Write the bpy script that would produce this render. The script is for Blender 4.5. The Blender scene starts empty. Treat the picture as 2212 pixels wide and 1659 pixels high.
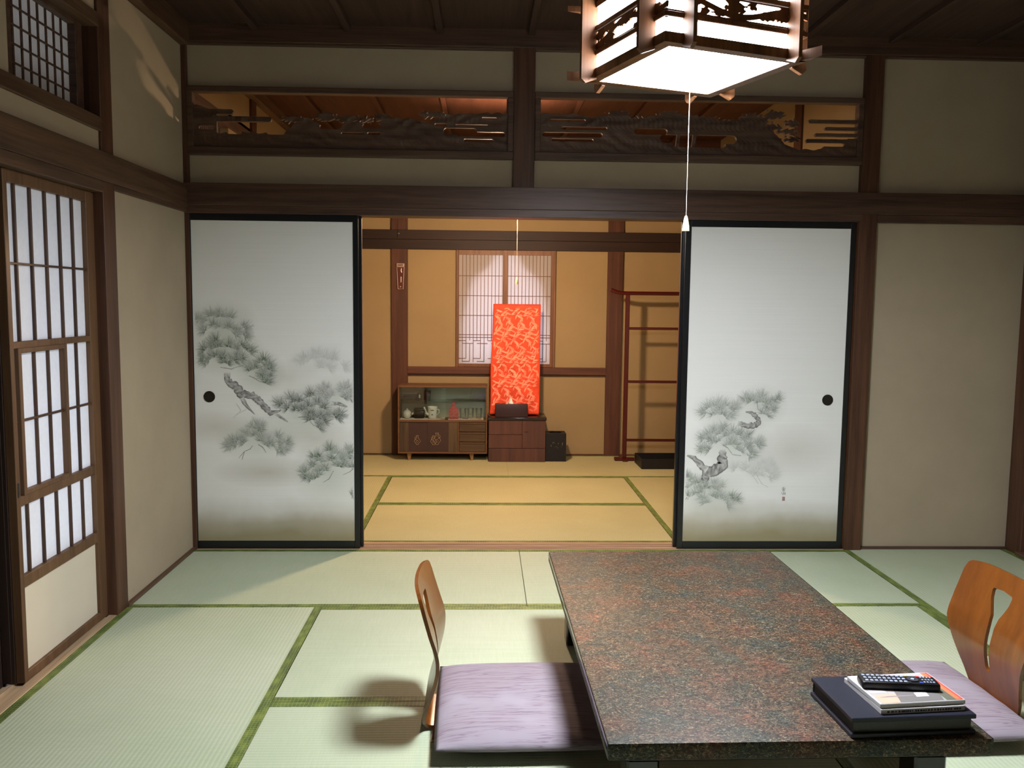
import bpy, bmesh, math, random
import numpy as np
from mathutils import Vector, Matrix

# ------------------------------------------------------------------ camera, world, exposure
SC = bpy.context.scene
COL = SC.collection
random.seed(7)
cam = bpy.data.cameras.new('camera'); cam.sensor_width = 36.0; cam.lens = 1839.0 / 2212.0 * 36.0
cam.clip_start = 0.05
CAM = bpy.data.objects.new('camera', cam); COL.objects.link(CAM)
CAM.matrix_world = Matrix(((0.9994045, -0.0072444, -0.0337360, 0.0),
                           (-0.0328895, 0.0956679, -0.9948698, 0.0),
                           (0.0104347, 0.9953869, 0.0953727, 1.3333),
                           (0, 0, 0, 1)))
SC.camera = CAM
world = bpy.data.worlds.new('world'); SC.world = world; world.use_nodes = True
bg = world.node_tree.nodes['Background']; bg.inputs[0].default_value = (0.77, 0.81, 1.0, 1); bg.inputs[1].default_value = 3.1
SC.view_settings.view_transform = 'Standard'; SC.view_settings.look = 'None'
SC.view_settings.gamma = 1.0; SC.view_settings.exposure = 0.0; SC.view_settings.use_curve_mapping = False
SC.cycles.use_denoising = True
SC.cycles.max_bounces = 8; SC.cycles.diffuse_bounces = 5; SC.cycles.transparent_max_bounces = 12
LAMP_POWER = 174.0          # radiance of the bottom plate of the big lamp
FAR_POWER = 920.0           # radiance of the lamp in the back room

# ------------------------------------------------------------------ materials
def lin(c):
    c = c / 255.0
    return c / 12.92 if c <= 0.04045 else ((c + 0.055) / 1.055) ** 2.4
def rgb(r, g, b, a=1.0): return (lin(r), lin(g), lin(b), a)

def new_mat(name):
    m = bpy.data.materials.new(name); m.use_nodes = True
    nt = m.node_tree
    return m, nt, nt.nodes['Principled BSDF']
def N(nt, t, **kw):
    n = nt.nodes.new(t)
    for k, v in kw.items(): setattr(n, k, v)
    return n
def L(nt, a, b): nt.links.new(a, b)

def coords(nt, scale, rnd=True, rot=(0, 0, 0)):
    tc = N(nt, 'ShaderNodeTexCoord'); mp = N(nt, 'ShaderNodeMapping')
    mp.inputs['Scale'].default_value = scale; mp.inputs['Rotation'].default_value = rot
    if rnd:
        oi = N(nt, 'ShaderNodeObjectInfo'); ml = N(nt, 'ShaderNodeMath', operation='MULTIPLY'); ml.inputs[1].default_value = 13.0
        L(nt, oi.outputs['Random'], ml.inputs[0])
        ad = N(nt, 'ShaderNodeVectorMath', operation='ADD')
        L(nt, tc.outputs['Object'], ad.inputs[0]); L(nt, ml.outputs[0], ad.inputs[1]); L(nt, ad.outputs[0], mp.inputs[0])
    else:
        L(nt, tc.outputs['Object'], mp.inputs[0])
    return mp.outputs[0]
def noise(nt, vec, scale, detail=4, rough=0.55, dist=0.0):
    n = N(nt, 'ShaderNodeTexNoise'); n.inputs['Scale'].default_value = scale; n.inputs['Detail'].default_value = detail
    n.inputs['Roughness'].default_value = rough; n.inputs['Distortion'].default_value = dist
    L(nt, vec, n.inputs['Vector']); return n
def ramp(nt, fac, stops):
    r = N(nt, 'ShaderNodeValToRGB'); els = r.color_ramp.elements
    while len(els) < len(stops): els.new(0.5)
    for e, (p, c) in zip(els, stops): e.position = p; e.color = c
    L(nt, fac, r.inputs[0]); return r.outputs[0]
def bump(nt, bs, height, strength=0.2, dist=0.002):
    b = N(nt, 'ShaderNodeBump'); b.inputs['Strength'].default_value = strength; b.inputs['Distance'].default_value = dist
    L(nt, height, b.inputs['Height']); L(nt, b.outputs[0], bs.inputs['Normal'])
def mix(nt, fac, a, b, mode='MIX'):
    m = N(nt, 'ShaderNodeMix', data_type='RGBA', blend_type=mode)
    for sock, v in ((m.inputs[0], fac), (m.inputs[6], a), (m.inputs[7], b)):
        if hasattr(v, 'default_value') or hasattr(v, 'is_linked'): L(nt, v, sock)
        else: sock.default_value = v
    return m.outputs[2]

def plain(name, c, rough=0.6, var=0.08, scale=6.0, spec=0.4, metal=0.0, coat=0.0):
    m, nt, bs = new_mat(name)
    v = coords(nt, (1, 1, 1)); n = noise(nt, v, scale)
    lo = tuple(x * (1 - var) for x in c[:3]) + (1,); hi = tuple(min(1, x * (1 + var)) for x in c[:3]) + (1,)
    L(nt, ramp(nt, n.outputs['Fac'], [(0.3, lo), (0.7, hi)]), bs.inputs['Base Color'])
    bs.inputs['Roughness'].default_value = rough; bs.inputs['Specular IOR Level'].default_value = spec
    bs.inputs['Metallic'].default_value = metal; bs.inputs['Coat Weight'].default_value = coat
    return m
def wood(name, dark, light, axis='X', rough=0.5, scale=1.0, coat=0.0, spec=0.35):
    m, nt, bs = new_mat(name)
    s = {'X': (1.2, 26, 26), 'Y': (26, 1.2, 26), 'Z': (26, 26, 1.2)}[axis]
    v = coords(nt, tuple(x * scale for x in s))
    n = noise(nt, v, 1.0, 6, 0.6, 0.6); n2 = noise(nt, v, 5.0, 3, 0.6, 0.2)
    a = N(nt, 'ShaderNodeMath', operation='MULTIPLY_ADD'); a.inputs[1].default_value = 0.35
    L(nt, n2.outputs['Fac'], a.inputs[0]); L(nt, n.outputs['Fac'], a.inputs[2])
    mid = tuple((p + q) / 2 for p, q in zip(dark, light))
    L(nt, ramp(nt, a.outputs[0], [(0.42, dark), (0.66, mid), (0.88, light)]), bs.inputs['Base Color'])
    bs.inputs['Roughness'].default_value = rough; bs.inputs['Coat Weight'].default_value = coat; bs.inputs['Coat Roughness'].default_value = 0.2
    bs.inputs['Specular IOR Level'].default_value = spec
    bump(nt, bs, a.outputs[0], 0.12, 0.0015)
    return m
def plaster(name, c):
    m, nt, bs = new_mat(name)
    v = coords(nt, (1, 1, 1), False); n = noise(nt, v, 2.2, 5, 0.6); f = noise(nt, v, 420, 3, 0.7); st = noise(nt, v, 9, 6, 0.75)
    lo = tuple(x * 0.90 for x in c[:3]) + (1,)
    base = ramp(nt, n.outputs['Fac'], [(0.3, lo), (0.65, c)])
    sp = ramp(nt, st.outputs['Fac'], [(0.22, (0.80, 0.78, 0.74, 1)), (0.30, (1, 1, 1, 1))])
    L(nt, mix(nt, 1.0, base, sp, 'MULTIPLY'), bs.inputs['Base Color'])
    bs.inputs['Roughness'].default_value = 0.92; bs.inputs['Specular IOR Level'].default_value = 0.15
    bump(nt, bs, f.outputs['Fac'], 0.25, 0.001)
    return m
def tatami_mat(name, c, c2):
    m, nt, bs = new_mat(name)
    v = coords(nt, (1, 1, 1))
    w = N(nt, 'ShaderNodeTexWave', wave_type='BANDS', bands_direction='Y'); w.inputs['Scale'].default_value = 21.0
    w.inputs['Distortion'].default_value = 0.15; w.inputs['Detail'].default_value = 1.0
    L(nt, v, w.inputs['Vector'])
    n = noise(nt, v, 1.6, 3); v2 = coords(nt, (240, 14, 1)); n2 = noise(nt, v2, 1.0, 2)
    base = ramp(nt, n.outputs['Fac'], [(0.3, c2), (0.7, c)])
    g = ramp(nt, w.outputs['Fac'], [(0.0, (0.90, 0.915, 0.885, 1)), (0.45, (1, 1, 1, 1))])
    g2 = ramp(nt, n2.outputs['Fac'], [(0.3, (0.93, 0.94, 0.9, 1)), (0.7, (1, 1, 1, 1))])
    b = mix(nt, 1.0, base, g, 'MULTIPLY'); b = mix(nt, 1.0, b, g2, 'MULTIPLY')
    L(nt, b, bs.inputs['Base Color']); bs.inputs['Roughness'].default_value = 0.55; bs.inputs['Specular IOR Level'].default_value = 0.3
    bump(nt, bs, w.outputs['Fac'], 0.35, 0.0015)
    return m
def heri_mat(name):
    m, nt, bs = new_mat(name)
    v = coords(nt, (78, 96, 1), False, (0, 0, 0))
    a = N(nt, 'ShaderNodeTexVoronoi', feature='DISTANCE_TO_EDGE'); a.inputs['Scale'].default_value = 1.0; a.inputs['Randomness'].default_value = 0.25
    L(nt, v, a.inputs['Vector'])
    v2 = coords(nt, (16, 40, 1), False); c = N(nt, 'ShaderNodeTexVoronoi', feature='F1'); c.inputs['Scale'].default_value = 1.0
    L(nt, v2, c.inputs['Vector'])
    base = ramp(nt, c.outputs['Distance'], [(0.1, rgb(122, 138, 62)), (0.5, rgb(84, 104, 48)), (0.8, rgb(58, 78, 40))])
    col = mix(nt, ramp(nt, a.outputs['Distance'], [(0.02, (1, 1, 1, 1)), (0.09, (0, 0, 0, 1))]), base, rgb(146, 156, 84))
    L(nt, col, bs.inputs['Base Color']); bs.inputs['Roughness'].default_value = 0.5; bs.inputs['Specular IOR Level'].default_value = 0.5
    return m
def paper_mat(name, c, trans=0.5):
    m = bpy.data.materials.new(name); m.use_nodes = True; nt = m.node_tree
    for n in list(nt.nodes): nt.nodes.remove(n)
    out = N(nt, 'ShaderNodeOutputMaterial'); d = N(nt, 'ShaderNodeBsdfDiffuse'); t = N(nt, 'ShaderNodeBsdfTranslucent'); mx = N(nt, 'ShaderNodeMixShader')
    v = coords(nt, (1, 1, 1)); n = noise(nt, v, 60, 5, 0.7)
    col = ramp(nt, n.outputs['Fac'], [(0.3, tuple(x * 0.94 for x in c[:3]) + (1,)), (0.7, c)])
    L(nt, col, d.inputs[0]); L(nt, col, t.inputs[0]); mx.inputs[0].default_value = trans
    L(nt, d.outputs[0], mx.inputs[1]); L(nt, t.outputs[0], mx.inputs[2]); L(nt, mx.outputs[0], out.inputs[0])
    return m
def glass_mat(name, tint, gloss=0.06, rough=0.02):
    m = bpy.data.materials.new(name); m.use_nodes = True; nt = m.node_tree
    for n in list(nt.nodes): nt.nodes.remove(n)
    out = N(nt, 'ShaderNodeOutputMaterial'); t = N(nt, 'ShaderNodeBsdfTransparent'); g = N(nt, 'ShaderNodeBsdfGlossy'); mx = N(nt, 'ShaderNodeMixShader')
    t.inputs[0].default_value = tint; g.inputs['Roughness'].default_value = rough
    lw = N(nt, 'ShaderNodeLayerWeight'); lw.inputs[0].default_value = 0.25
    mr = N(nt, 'ShaderNodeMapRange'); mr.inputs[3].default_value = gloss; mr.inputs[4].default_value = 0.6
    L(nt, lw.outputs['Fresnel'], mr.inputs[0]); L(nt, mr.outputs[0], mx.inputs[0])
    L(nt, t.outputs[0], mx.inputs[1]); L(nt, g.outputs[0], mx.inputs[2]); L(nt, mx.outputs[0], out.inputs[0])
    return m
def glow_mat(name, c, strength):
    m, nt, bs = new_mat(name)
    bs.inputs['Base Color'].default_value = (0.85, 0.85, 0.85, 1)
    bs.inputs['Emission Color'].default_value = c; bs.inputs['Emission Strength'].default_value = strength
    return m
def vcol_mat(name, rough=0.85):
    m, nt, bs = new_mat(name)
    a = N(nt, 'ShaderNodeAttribute'); a.attribute_name = 'Col'; L(nt, a.outputs['Color'], bs.inputs['Base Color'])
    bs.inputs['Roughness'].default_value = rough; bs.inputs['Specular IOR Level'].default_value = 0.15
    return m

M = {}
M['old'] = wood('aged dark cedar', rgb(58, 42, 35), rgb(102, 77, 64), 'X', 0.42)
M['oldY'] = wood('aged dark cedar beam', rgb(58, 42, 32), rgb(108, 80, 60), 'Y', 0.55)
M['oldZ'] = wood('aged cedar post', rgb(60, 38, 28), rgb(98, 66, 48), 'Z', 0.5)
M['ranma'] = wood('carved transom wood', rgb(62, 46, 38), rgb(106, 82, 68), 'X', 0.55)
M['ceil'] = wood('smoked ceiling board', rgb(46, 34, 30), rgb(80, 58, 50), 'Y', 0.6)
M['ceilfar'] = wood('red cedar ceiling board', rgb(58, 31, 20), rgb(86, 49, 32), 'Y', 0.6)
M['shoji'] = wood('shoji frame wood', rgb(80, 56, 38), rgb(116, 86, 60), 'Z', 0.5)
M['muntin'] = wood('backlit shade lattice wood', rgb(58, 40, 30), rgb(88, 64, 48), 'Z', 0.5)  # shoji wood darkened in colour to paint the backlit shade on the bars
M['darkdoor'] = wood('dark stained board', rgb(34, 24, 20), rgb(56, 40, 34), 'Z', 0.6)
M['sill'] = wood('worn sill wood', rgb(150, 118, 92), rgb(196, 164, 132), 'X', 0.45)
M['sillY'] = wood('worn sill wood along', rgb(150, 124, 96), rgb(200, 174, 140), 'Y', 0.45)
M['farwood'] = wood('red brown cedar', rgb(66, 38, 27), rgb(100, 62, 44), 'X', 0.5)
M['farrail'] = wood('smoked red cedar rail', rgb(28, 15, 10), rgb(48, 28, 19), 'X', 0.6)
M['screenwood'] = wood('light brown screen frame', rgb(92, 60, 40), rgb(128, 88, 62), 'Z', 0.5)
M['farwoodZ'] = wood('red brown cedar post', rgb(58, 32, 22), rgb(92, 56, 39), 'Z', 0.5)
M['plaster'] = plaster('grey green earth plaster', rgb(178, 163, 140))
M['sand'] = plaster('ochre sand plaster', rgb(158, 136, 100))
M['tatami'] = tatami_mat('green rush weave', rgb(194, 202, 178), rgb(182, 194, 166))
M['tatamifar'] = tatami_mat('straw rush weave', rgb(190, 184, 140), rgb(180, 172, 128))
M['heri'] = heri_mat('green brocade border')
M['paper'] = paper_mat('shoji paper', (0.90, 0.90, 0.90, 1), 0.5)
M['paperfar'] = paper_mat('shoji paper warm', (0.74, 0.70, 0.69, 1), 0.60)
M['black'] = plain('black lacquer', rgb(20, 22, 26), 0.28, 0.1, 8, 0.5)
M['cream'] = plain('cream kick paper', rgb(214, 204, 184), 0.85, 0.03, 4, 0.2)
M['subfloor'] = plain('subfloor board', rgb(120, 100, 78), 0.8)

# ------------------------------------------------------------------ mesh builder
class MB:
    def __init__(s): s.v = []; s.f = []; s.c = []
    def add(s, v, f, c=None):
        o = len(s.v); s.v += [tuple(p) for p in v]; s.f += [tuple(i + o for i in q) for q in f]
        if c is not None: s.c += (c if isinstance(c, list) else [c] * len(v))
        return s
    def box(s, x0, x1, y0, y1, z0, z1, b=0.0, seg=1):
        if b <= 0:
            v = [(x, y, z) for x in (x0, x1) for y in (y0, y1) for z in (z0, z1)]
            return s.add(v, [(0, 1, 3, 2), (4, 6, 7, 5), (0, 4, 5, 1), (2, 3, 7, 6), (0, 2, 6, 4), (1, 5, 7, 3)])
        bm = bmesh.new(); bmesh.ops.create_cube(bm, size=1.0)
        bmesh.ops.scale(bm, vec=(x1 - x0, y1 - y0, z1 - z0), verts=bm.verts)
        bmesh.ops.translate(bm, vec=((x0 + x1) / 2, (y0 + y1) / 2, (z0 + z1) / 2), verts=bm.verts)
        bmesh.ops.bevel(bm, geom=bm.edges[:], offset=b, segments=seg, profile=0.5, affect='EDGES')
        bm.verts.index_update()
        s.add([v.co[:] for v in bm.verts], [[v.index for v in f.verts] for f in bm.faces]); bm.free(); return s
    def prism(s, poly, a, b, plane='xz'):
        """polygon given counter-clockwise in its plane, extruded along the third axis from a to b"""
        def P(p, t): return {'xz': (p[0], t, p[1]), 'xy': (p[0], p[1], t), 'yz': (t, p[0], p[1])}[plane]
        n = len(poly); v = [P(p, a) for p in poly] + [P(p, b) for p in poly]
        f = [tuple(range(n)), tuple(range(2 * n - 1, n - 1, -1))] + [(i, i + n, (i + 1) % n + n, (i + 1) % n) for i in range(n)]
        return s.add(v, f)
    def tube(s, pts, r, n=8, flat=None):
        pts = [Vector(p) for p in pts]; rs = r if isinstance(r, (list, tuple)) else [r] * len(pts)
        v = []; f = []; up = Vector((0, 0, 1))
        for i, p in enumerate(pts):
            d = (pts[min(i + 1, len(pts) - 1)] - pts[max(i - 1, 0)]).normalized()
            a = d.cross(up if abs(d.z) < 0.9 else Vector((0, 1, 0))).normalized(); b = d.cross(a)
            for k in range(n):
                t = 2 * math.pi * k / n; v.append(p + a * math.cos(t) * rs[i] + b * math.sin(t) * rs[i])
        for i in range(len(pts) - 1):
            for k in range(n):
                f.append((i * n + k, i * n + (k + 1) % n, (i + 1) * n + (k + 1) % n, (i + 1) * n + k))
        f += [tuple(range(n - 1, -1, -1)), tuple(range((len(pts) - 1) * n, len(pts) * n))]
        return s.add(v, f)
    def lathe(s, prof, cx=0, cy=0, n=24):
        v = []; f = []
        for r, z in prof:
            for k in range(n):
                t = 2 * math.pi * k / n; v.append((cx + r * math.cos(t), cy + r * math.sin(t), z))
        for i in range(len(prof) - 1):
            for k in range(n):
                f.append((i * n + k, i * n + (k + 1) % n, (i + 1) * n + (k + 1) % n, (i + 1) * n + k))
        if prof[0][0] > 1e-6: f.append(tuple(range(n - 1, -1, -1)))
        if prof[-1][0] > 1e-6: f.append(tuple(range((len(prof) - 1) * n, len(prof) * n)))
        return s.add(v, f)
    def map(s, fn): s.v = [tuple(fn(*p)) for p in s.v]; return s
    def build(s, name, mat, parent=None, smooth=True, loc=None, angle=35):
        me = bpy.data.meshes.new(name); me.from_pydata(s.v, [], s.f); me.validate()
        if smooth and len(me.polygons):
            me.polygons.foreach_set('use_smooth', [True] * len(me.polygons)); me.set_sharp_from_angle(angle=math.radians(angle))
        if s.c and len(s.c) == len(me.vertices):
            at = me.color_attributes.new('Col', 'FLOAT_COLOR', 'POINT')
            at.data.foreach_set('color', np.array(s.c, dtype=np.float32).ravel())
        me.materials.append(M[mat] if isinstance(mat, str) else mat); me.update()
        o = bpy.data.objects.new(name, me); COL.objects.link(o)
        if parent is not None: o.parent = parent
        if loc: o.location = loc
        return o

def march(F, x0, x1, y0, y1, nx, ny):
    """outline the region F > 0 on a grid: returns 2-D vertices, faces and border edges"""
    xs = np.linspace(x0, x1, nx + 1); ys = np.linspace(y0, y1, ny + 1)
    X, Y = np.meshgrid(xs, ys, indexing='ij'); G = F(X, Y)
    V = []; idx = {}; faces = []; seen = {}
    def vid(key, p):
        if key not in idx: idx[key] = len(V); V.append(p)
        return idx[key]
    def edge(a, b):
        k = (a, b) if a < b else (b, a)
        if ('e', k) in idx: return idx[('e', k)]
        ga, gb = G[a], G[b]; t = min(0.98, max(0.02, ga / (ga - gb)))
        return vid(('e', k), (X[a] + (X[b] - X[a]) * t, Y[a] + (Y[b] - Y[a]) * t))
    for i in range(nx):
        for j in range(ny):
            c = [(i, j), (i + 1, j), (i + 1, j + 1), (i, j + 1)]; ins = [G[q] > 0 for q in c]
            if not any(ins): continue
            poly = []
            for k in range(4):
                a, b = c[k], c[(k + 1) % 4]
                if ins[k]: poly.append(vid(a, (X[a], Y[a])))
                if ins[k] != ins[(k + 1) % 4]: poly.append(edge(a, b))
            if len(poly) >= 3: faces.append(tuple(poly))
    for q in faces:
        for k in range(len(q)):
            a, b = q[k], q[(k + 1) % len(q)]
            if (b, a) in seen: del seen[(b, a)]
            else: seen[(a, b)] = 1
    return V, faces, list(seen)
def slab(F, x0, x1, y0, y1, nx, ny, front, back):
    """solid board with the outline of F; front(u,v) and back(u,v) place its two faces"""
    V, fc, ed = march(F, x0, x1, y0, y1, nx, ny); n = len(V); mb = MB()
    v = [front(*p) for p in V] + [back(*p) for p in V]
    f = list(fc) + [tuple(i + n for i in reversed(q)) for q in fc] + [(b, a, a + n, b + n) for a, b in ed]
    return mb.add(v, f)

# ------------------------------------------------------------------ scene objects
def tag(o, label=None, cat=None, group=None, kind=None):
    if label: o['label'] = label
    if cat: o['category'] = cat
    if group: o['group'] = group
    if kind: o['kind'] = kind
    return o
def empty(name, loc=(0, 0, 0), rz=0.0):
    o = bpy.data.objects.new(name, None); COL.objects.link(o); o.location = loc; o.rotation_euler = (0, 0, rz); o.empty_display_size = 0.1
    return o
def thing(name, label, cat, loc=(0, 0, 0), rz=0.0, group=None): return tag(empty(name, loc, rz), label, cat, group)
def struct(name, label, mb=None, mat=None):
    o = mb.build(name, mat) if mb else empty(name)
    return tag(o, label, None, None, 'structure')
TRIM = [0]
def trim(label, mat, *box, b=0.002):
    TRIM[0] += 1
    return struct('trim_%d' % TRIM[0], label, MB().box(*box, b=b), mat)
def copy_obj(o, parent, loc=None):
    c = o.copy(); COL.objects.link(c); c.parent = parent
    if loc is not None: c.location = loc
    return c

# ================================================================== THE ROOM
XL, XR, YB, YN = -1.545, 2.93, 4.51, -1.3
# ---- floors: each mat is a child of the floor, its cloth borders sub-parts
def tatami(floor, x0, x1, y0, y1, mat='tatami', g=0.0012):
    lx, ly = x1 - x0 - 2 * g, y1 - y0 - 2 * g; long_x = lx > ly
    a, b = (lx, ly) if long_x else (ly, lx)
    t = MB().box(-a / 2, a / 2, -b / 2, b / 2, -0.05, 0.0, 0.0015).build('tatami', mat, floor)
    t.location = ((x0 + x1) / 2, (y0 + y1) / 2, 0); t.rotation_euler = (0, 0, 0 if long_x else math.pi / 2)
    for s in (-1, 1):
        MB().box(-a / 2 - 0.0005, a / 2 + 0.0005, min(s * b / 2, s * (b / 2 - 0.033)), max(s * b / 2, s * (b / 2 - 0.033)), -0.04, 0.0012, 0.0006).build('cloth_border', 'heri', t)
floor = struct('floor', 'green rush mat floor of the front room', MB().box(XL - 0.2, XR + 0.2, YN, 4.60, -0.12, -0.051), 'subfloor')
xa, xb, xc = -0.697, 1.05, 1.978
tatami(floor, XL + 0.012, 0.2, 3.635, 4.50); tatami(floor, 0.2, xc, 3.635, 4.50)
tatami(floor, XL + 0.004, xa, 1.87, 3.635); tatami(floor, xa, xb, 2.745, 3.635); tatami(floor, xa, xb, 1.87, 2.745)
tatami(floor, xb, xc, 1.87, 3.635); tatami(floor, xc, XR - 0.03, 2.74, 4.52); tatami(floor, xc, XR - 0.03, 0.98, 2.74)
tatami(floor, XL + 0.004, 0.2, 0.98, 1.87); tatami(floor, 0.2, xc, 0.98, 1.87)
tatami(floor, XL + 0.004, xa, YN + 0.02, 0.98); tatami(floor, xa, xb, 0.1, 0.98); tatami(floor, xb, XR - 0.03, 0.1, 0.98)
tatami(floor, xa, xb, YN + 0.02, 0.1); tatami(floor, xb, XR - 0.03, YN + 0.02, 0.1)
XF = 2.0
ffar = struct('floor_far', 'straw coloured mat floor of the back room', MB().box(XL - 0.2, XF + 0.1, 4.60, 7.50, -0.12, -0.051), 'subfloor')
fa, fb = -0.69, 1.085
tatami(ffar, fa, fb, 4.64, 5.55, 'tatamifar'); tatami(ffar, fa, fb, 5.55, 6.44, 'tatamifar')
tatami(ffar, XL, fa, 4.64, 6.44, 'tatamifar'); tatami(ffar, fb, XF, 4.64, 6.44, 'tatamifar')
tatami(ffar, XL, 0.2, 6.44, 7.365, 'tatamifar', 0.0002); tatami(ffar, 0.2, XF, 6.44, 7.365, 'tatamifar', 0.0002)

# ---- ceilings with battens
ceil = struct('ceiling', 'smoke darkened board ceiling of the front room', MB().box(XL - 0.2, XR + 0.2, YN, 4.60, 2.72, 2.78), 'ceil')
bt = MB().box(-0.017, 0.017, YN, 4.50, 2.69, 2.722, 0.002)
first = None
for k in range(-3, 6):
    if first is None: first = bt.build('batten', 'ceil', ceil); first.location.x = 0.235 + 0.467 * k
    else: copy_obj(first, ceil).location.x = 0.235 + 0.467 * k
cfar = struct('ceiling_far', 'reddish cedar board ceiling of the back room', MB().box(XL - 0.2, XR + 0.2, 4.60, 7.50, 2.72, 2.78), 'ceilfar')
bt = MB().box(-0.017, 0.017, 4.62, 7.37, 2.69, 2.722, 0.002); first = None
for k in range(-3, 6):
    if first is None: first = bt.build('batten', 'ceilfar', cfar); first.location.x = 0.18 + 0.467 * k
    else: copy_obj(first, cfar).location.x = 0.18 + 0.467 * k

# ---- wall between the rooms
wb = struct('wall_back', 'plastered wall with sliding door opening between the two rooms')
for bx in ((XL - 0.1, 0.16, 2.405, 2.70), (0.25, 1.99, 2.405, 2.70), (XL - 0.1, 0.16, 1.92, 2.08), (0.25, 1.99, 1.92, 2.08),
           (2.06, XR + 0.1, 0.0, 1.79), (2.06, XR + 0.1, 1.92, 2.70)):
    MB().box(bx[0], bx[1], 4.535, 4.585, bx[2], bx[3], 0.004).build('plaster_panel', 'plaster', wb)
trim('wide dark head rail running across above the sliding doors', 'old', XL, XR, 4.487, 4.60, 1.815, 1.928)
trim('grooved lintel directly over the painted sliding doors', 'old', XL, 1.99, 4.497, 4.63, 1.775, 1.8155)
trim('dark strip under the head rail beside the corner post', 'old', 2.07, XR, 4.505, 4.60, 1.775, 1.8155)
trim('brown wooden post beside the pine painted door with the seal', 'oldZ', 1.982, 2.076, 4.498, 4.62, -0.02, 2.70)
trim('short dark post between the two carved transoms', 'oldZ', 0.147, 0.257, 4.50, 4.61, 1.927, 2.70)
trim('narrow corner post beside the painted door with the handle', 'oldZ', XL, -1.522, 4.50, 4.62, -0.02, 2.70)
trim('ceiling moulding along the wall above the carved transoms', 'old', XL, XR, 4.492, 4.62, 2.632, 2.73)
trim('thin lip under the ceiling moulding above the transoms', 'old', XL, XR, 4.505, 4.62, 2.622, 2.634)
struct('baseboard_back', 'thin dark strip at the foot of the plain plaster panel', MB().box(2.07, XR, 4.515, 4.54, -0.02, 0.012), 'old')
TRIM[0] += 1
sl = MB().box(XL, 1.99, 4.50, 4.64, -0.06, -0.006)
for y0, y1 in ((4.50, 4.513), (4.535, 4.548), (4.570, 4.583), (4.605, 4.64)): sl.box(XL, 1.99, y0, y1, -0.01, 0.003, 0.001)
struct('trim_%d' % TRIM[0], 'pinkish worn door sill with grooves between the rooms', sl, 'sill')

# ---- left wall
wl = struct('wall_left', 'plastered wall with the papered sliding door')
for y0, y1, z0, z1 in ((3.62, 4.60, 0.0, 1.80), (3.62, 4.60, 1.90, 2.70), (YN, 3.56, 1.90, 2.01), (YN, 3.56, 2.44, 2.70), (YN, 2.90, 2.0, 2.46)):
    MB().box(-1.62, XL, y0, y1, z0, z1, 0.004).build('plaster_panel', 'plaster', wl)
MB().box(-1.80, -1.75, YN, 2.90, -0.05, 1.82).build('doorway_block', 'darkdoor', wl)  # added board closing the open doorway so no daylight enters
MB().box(-1.80, -1.6485, 2.85, 2.905, -0.05, 1.82, 0.002).build('leak_stop', 'darkdoor', wl)  # added upright that stops sky showing past the closing board
trim('square post between the papered sliding door and the plaster', 'oldZ', -1.66, -1.534, 3.536, 3.645, -0.02, 2.70)
trim('dark head rail along the wall over the papered sliding door', 'oldY', -1.66, -1.522, YN, 4.495, 1.802, 1.917)
trim('lintel just over the papered sliding door', 'oldY', -1.68, -1.532, YN, 3.54, 1.757, 1.803)
trim('strip under the head rail on the corner plaster', 'oldY', -1.60, -1.530, 3.64, 4.50, 1.779, 1.803)
trim('sill beam under the small lattice window', 'oldY', -1.66, -1.530, YN, 3.54, 1.998, 2.052)
trim('lintel over the small lattice window', 'oldY', -1.66, -1.530, YN, 3.54, 2.402, 2.456)
trim('ceiling moulding above the small lattice window', 'oldY', XL - 0.07, -1.495, YN, 4.50, 2.612, 2.73)
struct('baseboard_left', 'wooden strip at the foot of the corner plaster', MB().box(-1.56, -1.528, 3.64, 4.505, -0.02, 0.014, 0.002), 'oldY')
TRIM[0] += 1
sl = MB().box(-1.76, -1.539, YN, 3.54, -0.06, -0.006)
for x0, x1 in ((-1.76, -1.652), (-1.630, -1.612), (-1.572, -1.539)): sl.box(x0, x1, YN, 3.54, -0.01, 0.003, 0.001)
struct('trim_%d' % TRIM[0], 'pale sill with two tracks under the papered sliding door', sl, 'sillY')
struct('added_eave', 'unseen eave board added to dim daylight over the papered door', MB().box(-3.2, -1.62, YN, 5.0, 2.62, 2.68), 'darkdoor')  # unseen eave, added to cut sky light on the window and upper paper
MB().box(-2.45, -2.40, YN, 5.0, 1.50, 2.64).build('outer_board', 'darkdoor', wl)  # unseen board added to keep the sky off the upper door paper
MB().box(-1.70, -1.63, 3.52, 4.62, -0.1, 2.70).build('outer_board', 'darkdoor', wl)
MB().box(-1.70, -1.62, YN, 3.56, 2.44, 2.70).build('outer_board', 'darkdoor', wl)
MB().box(-1.70, -1.62, YN, 2.98, 1.80, 2.46).build('outer_board', 'darkdoor', wl)
MB().box(-1.76, -1.62, YN, 3.54, 1.80, 2.01).build('outer_board', 'darkdoor', wl)

# ---- right wall and the wall behind the camera
wr = struct('wall_right', 'dim plaster wall beyond the corner post', MB().box(XR, XR + 0.1, YN, 4.60, -0.05, 2.74), 'plaster')
trim('dark corner post at the end of the plain plaster wall', 'oldZ', 2.905, 2.99, 4.40, 4.535, -0.02, 2.70)
trim('dark head rail along the dim wall by the corner post', 'oldY', 2.90, 2.95, YN, 4.49, 1.80, 1.928)
trim('ceiling moulding along the dim wall', 'oldY', 2.88, 2.95, YN, 4.49, 2.625, 2.73)
struct('baseboard_right', 'dark floor strip along the dim wall', MB().box(2.885, 2.94, YN, 4.41, -0.02, 0.02), 'oldY')
struct('wall_front', 'plaster wall behind the viewer', MB().box(XL - 0.2, XR + 0.2, YN - 0.1, YN, -0.05, 2.78), 'plaster')

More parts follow.
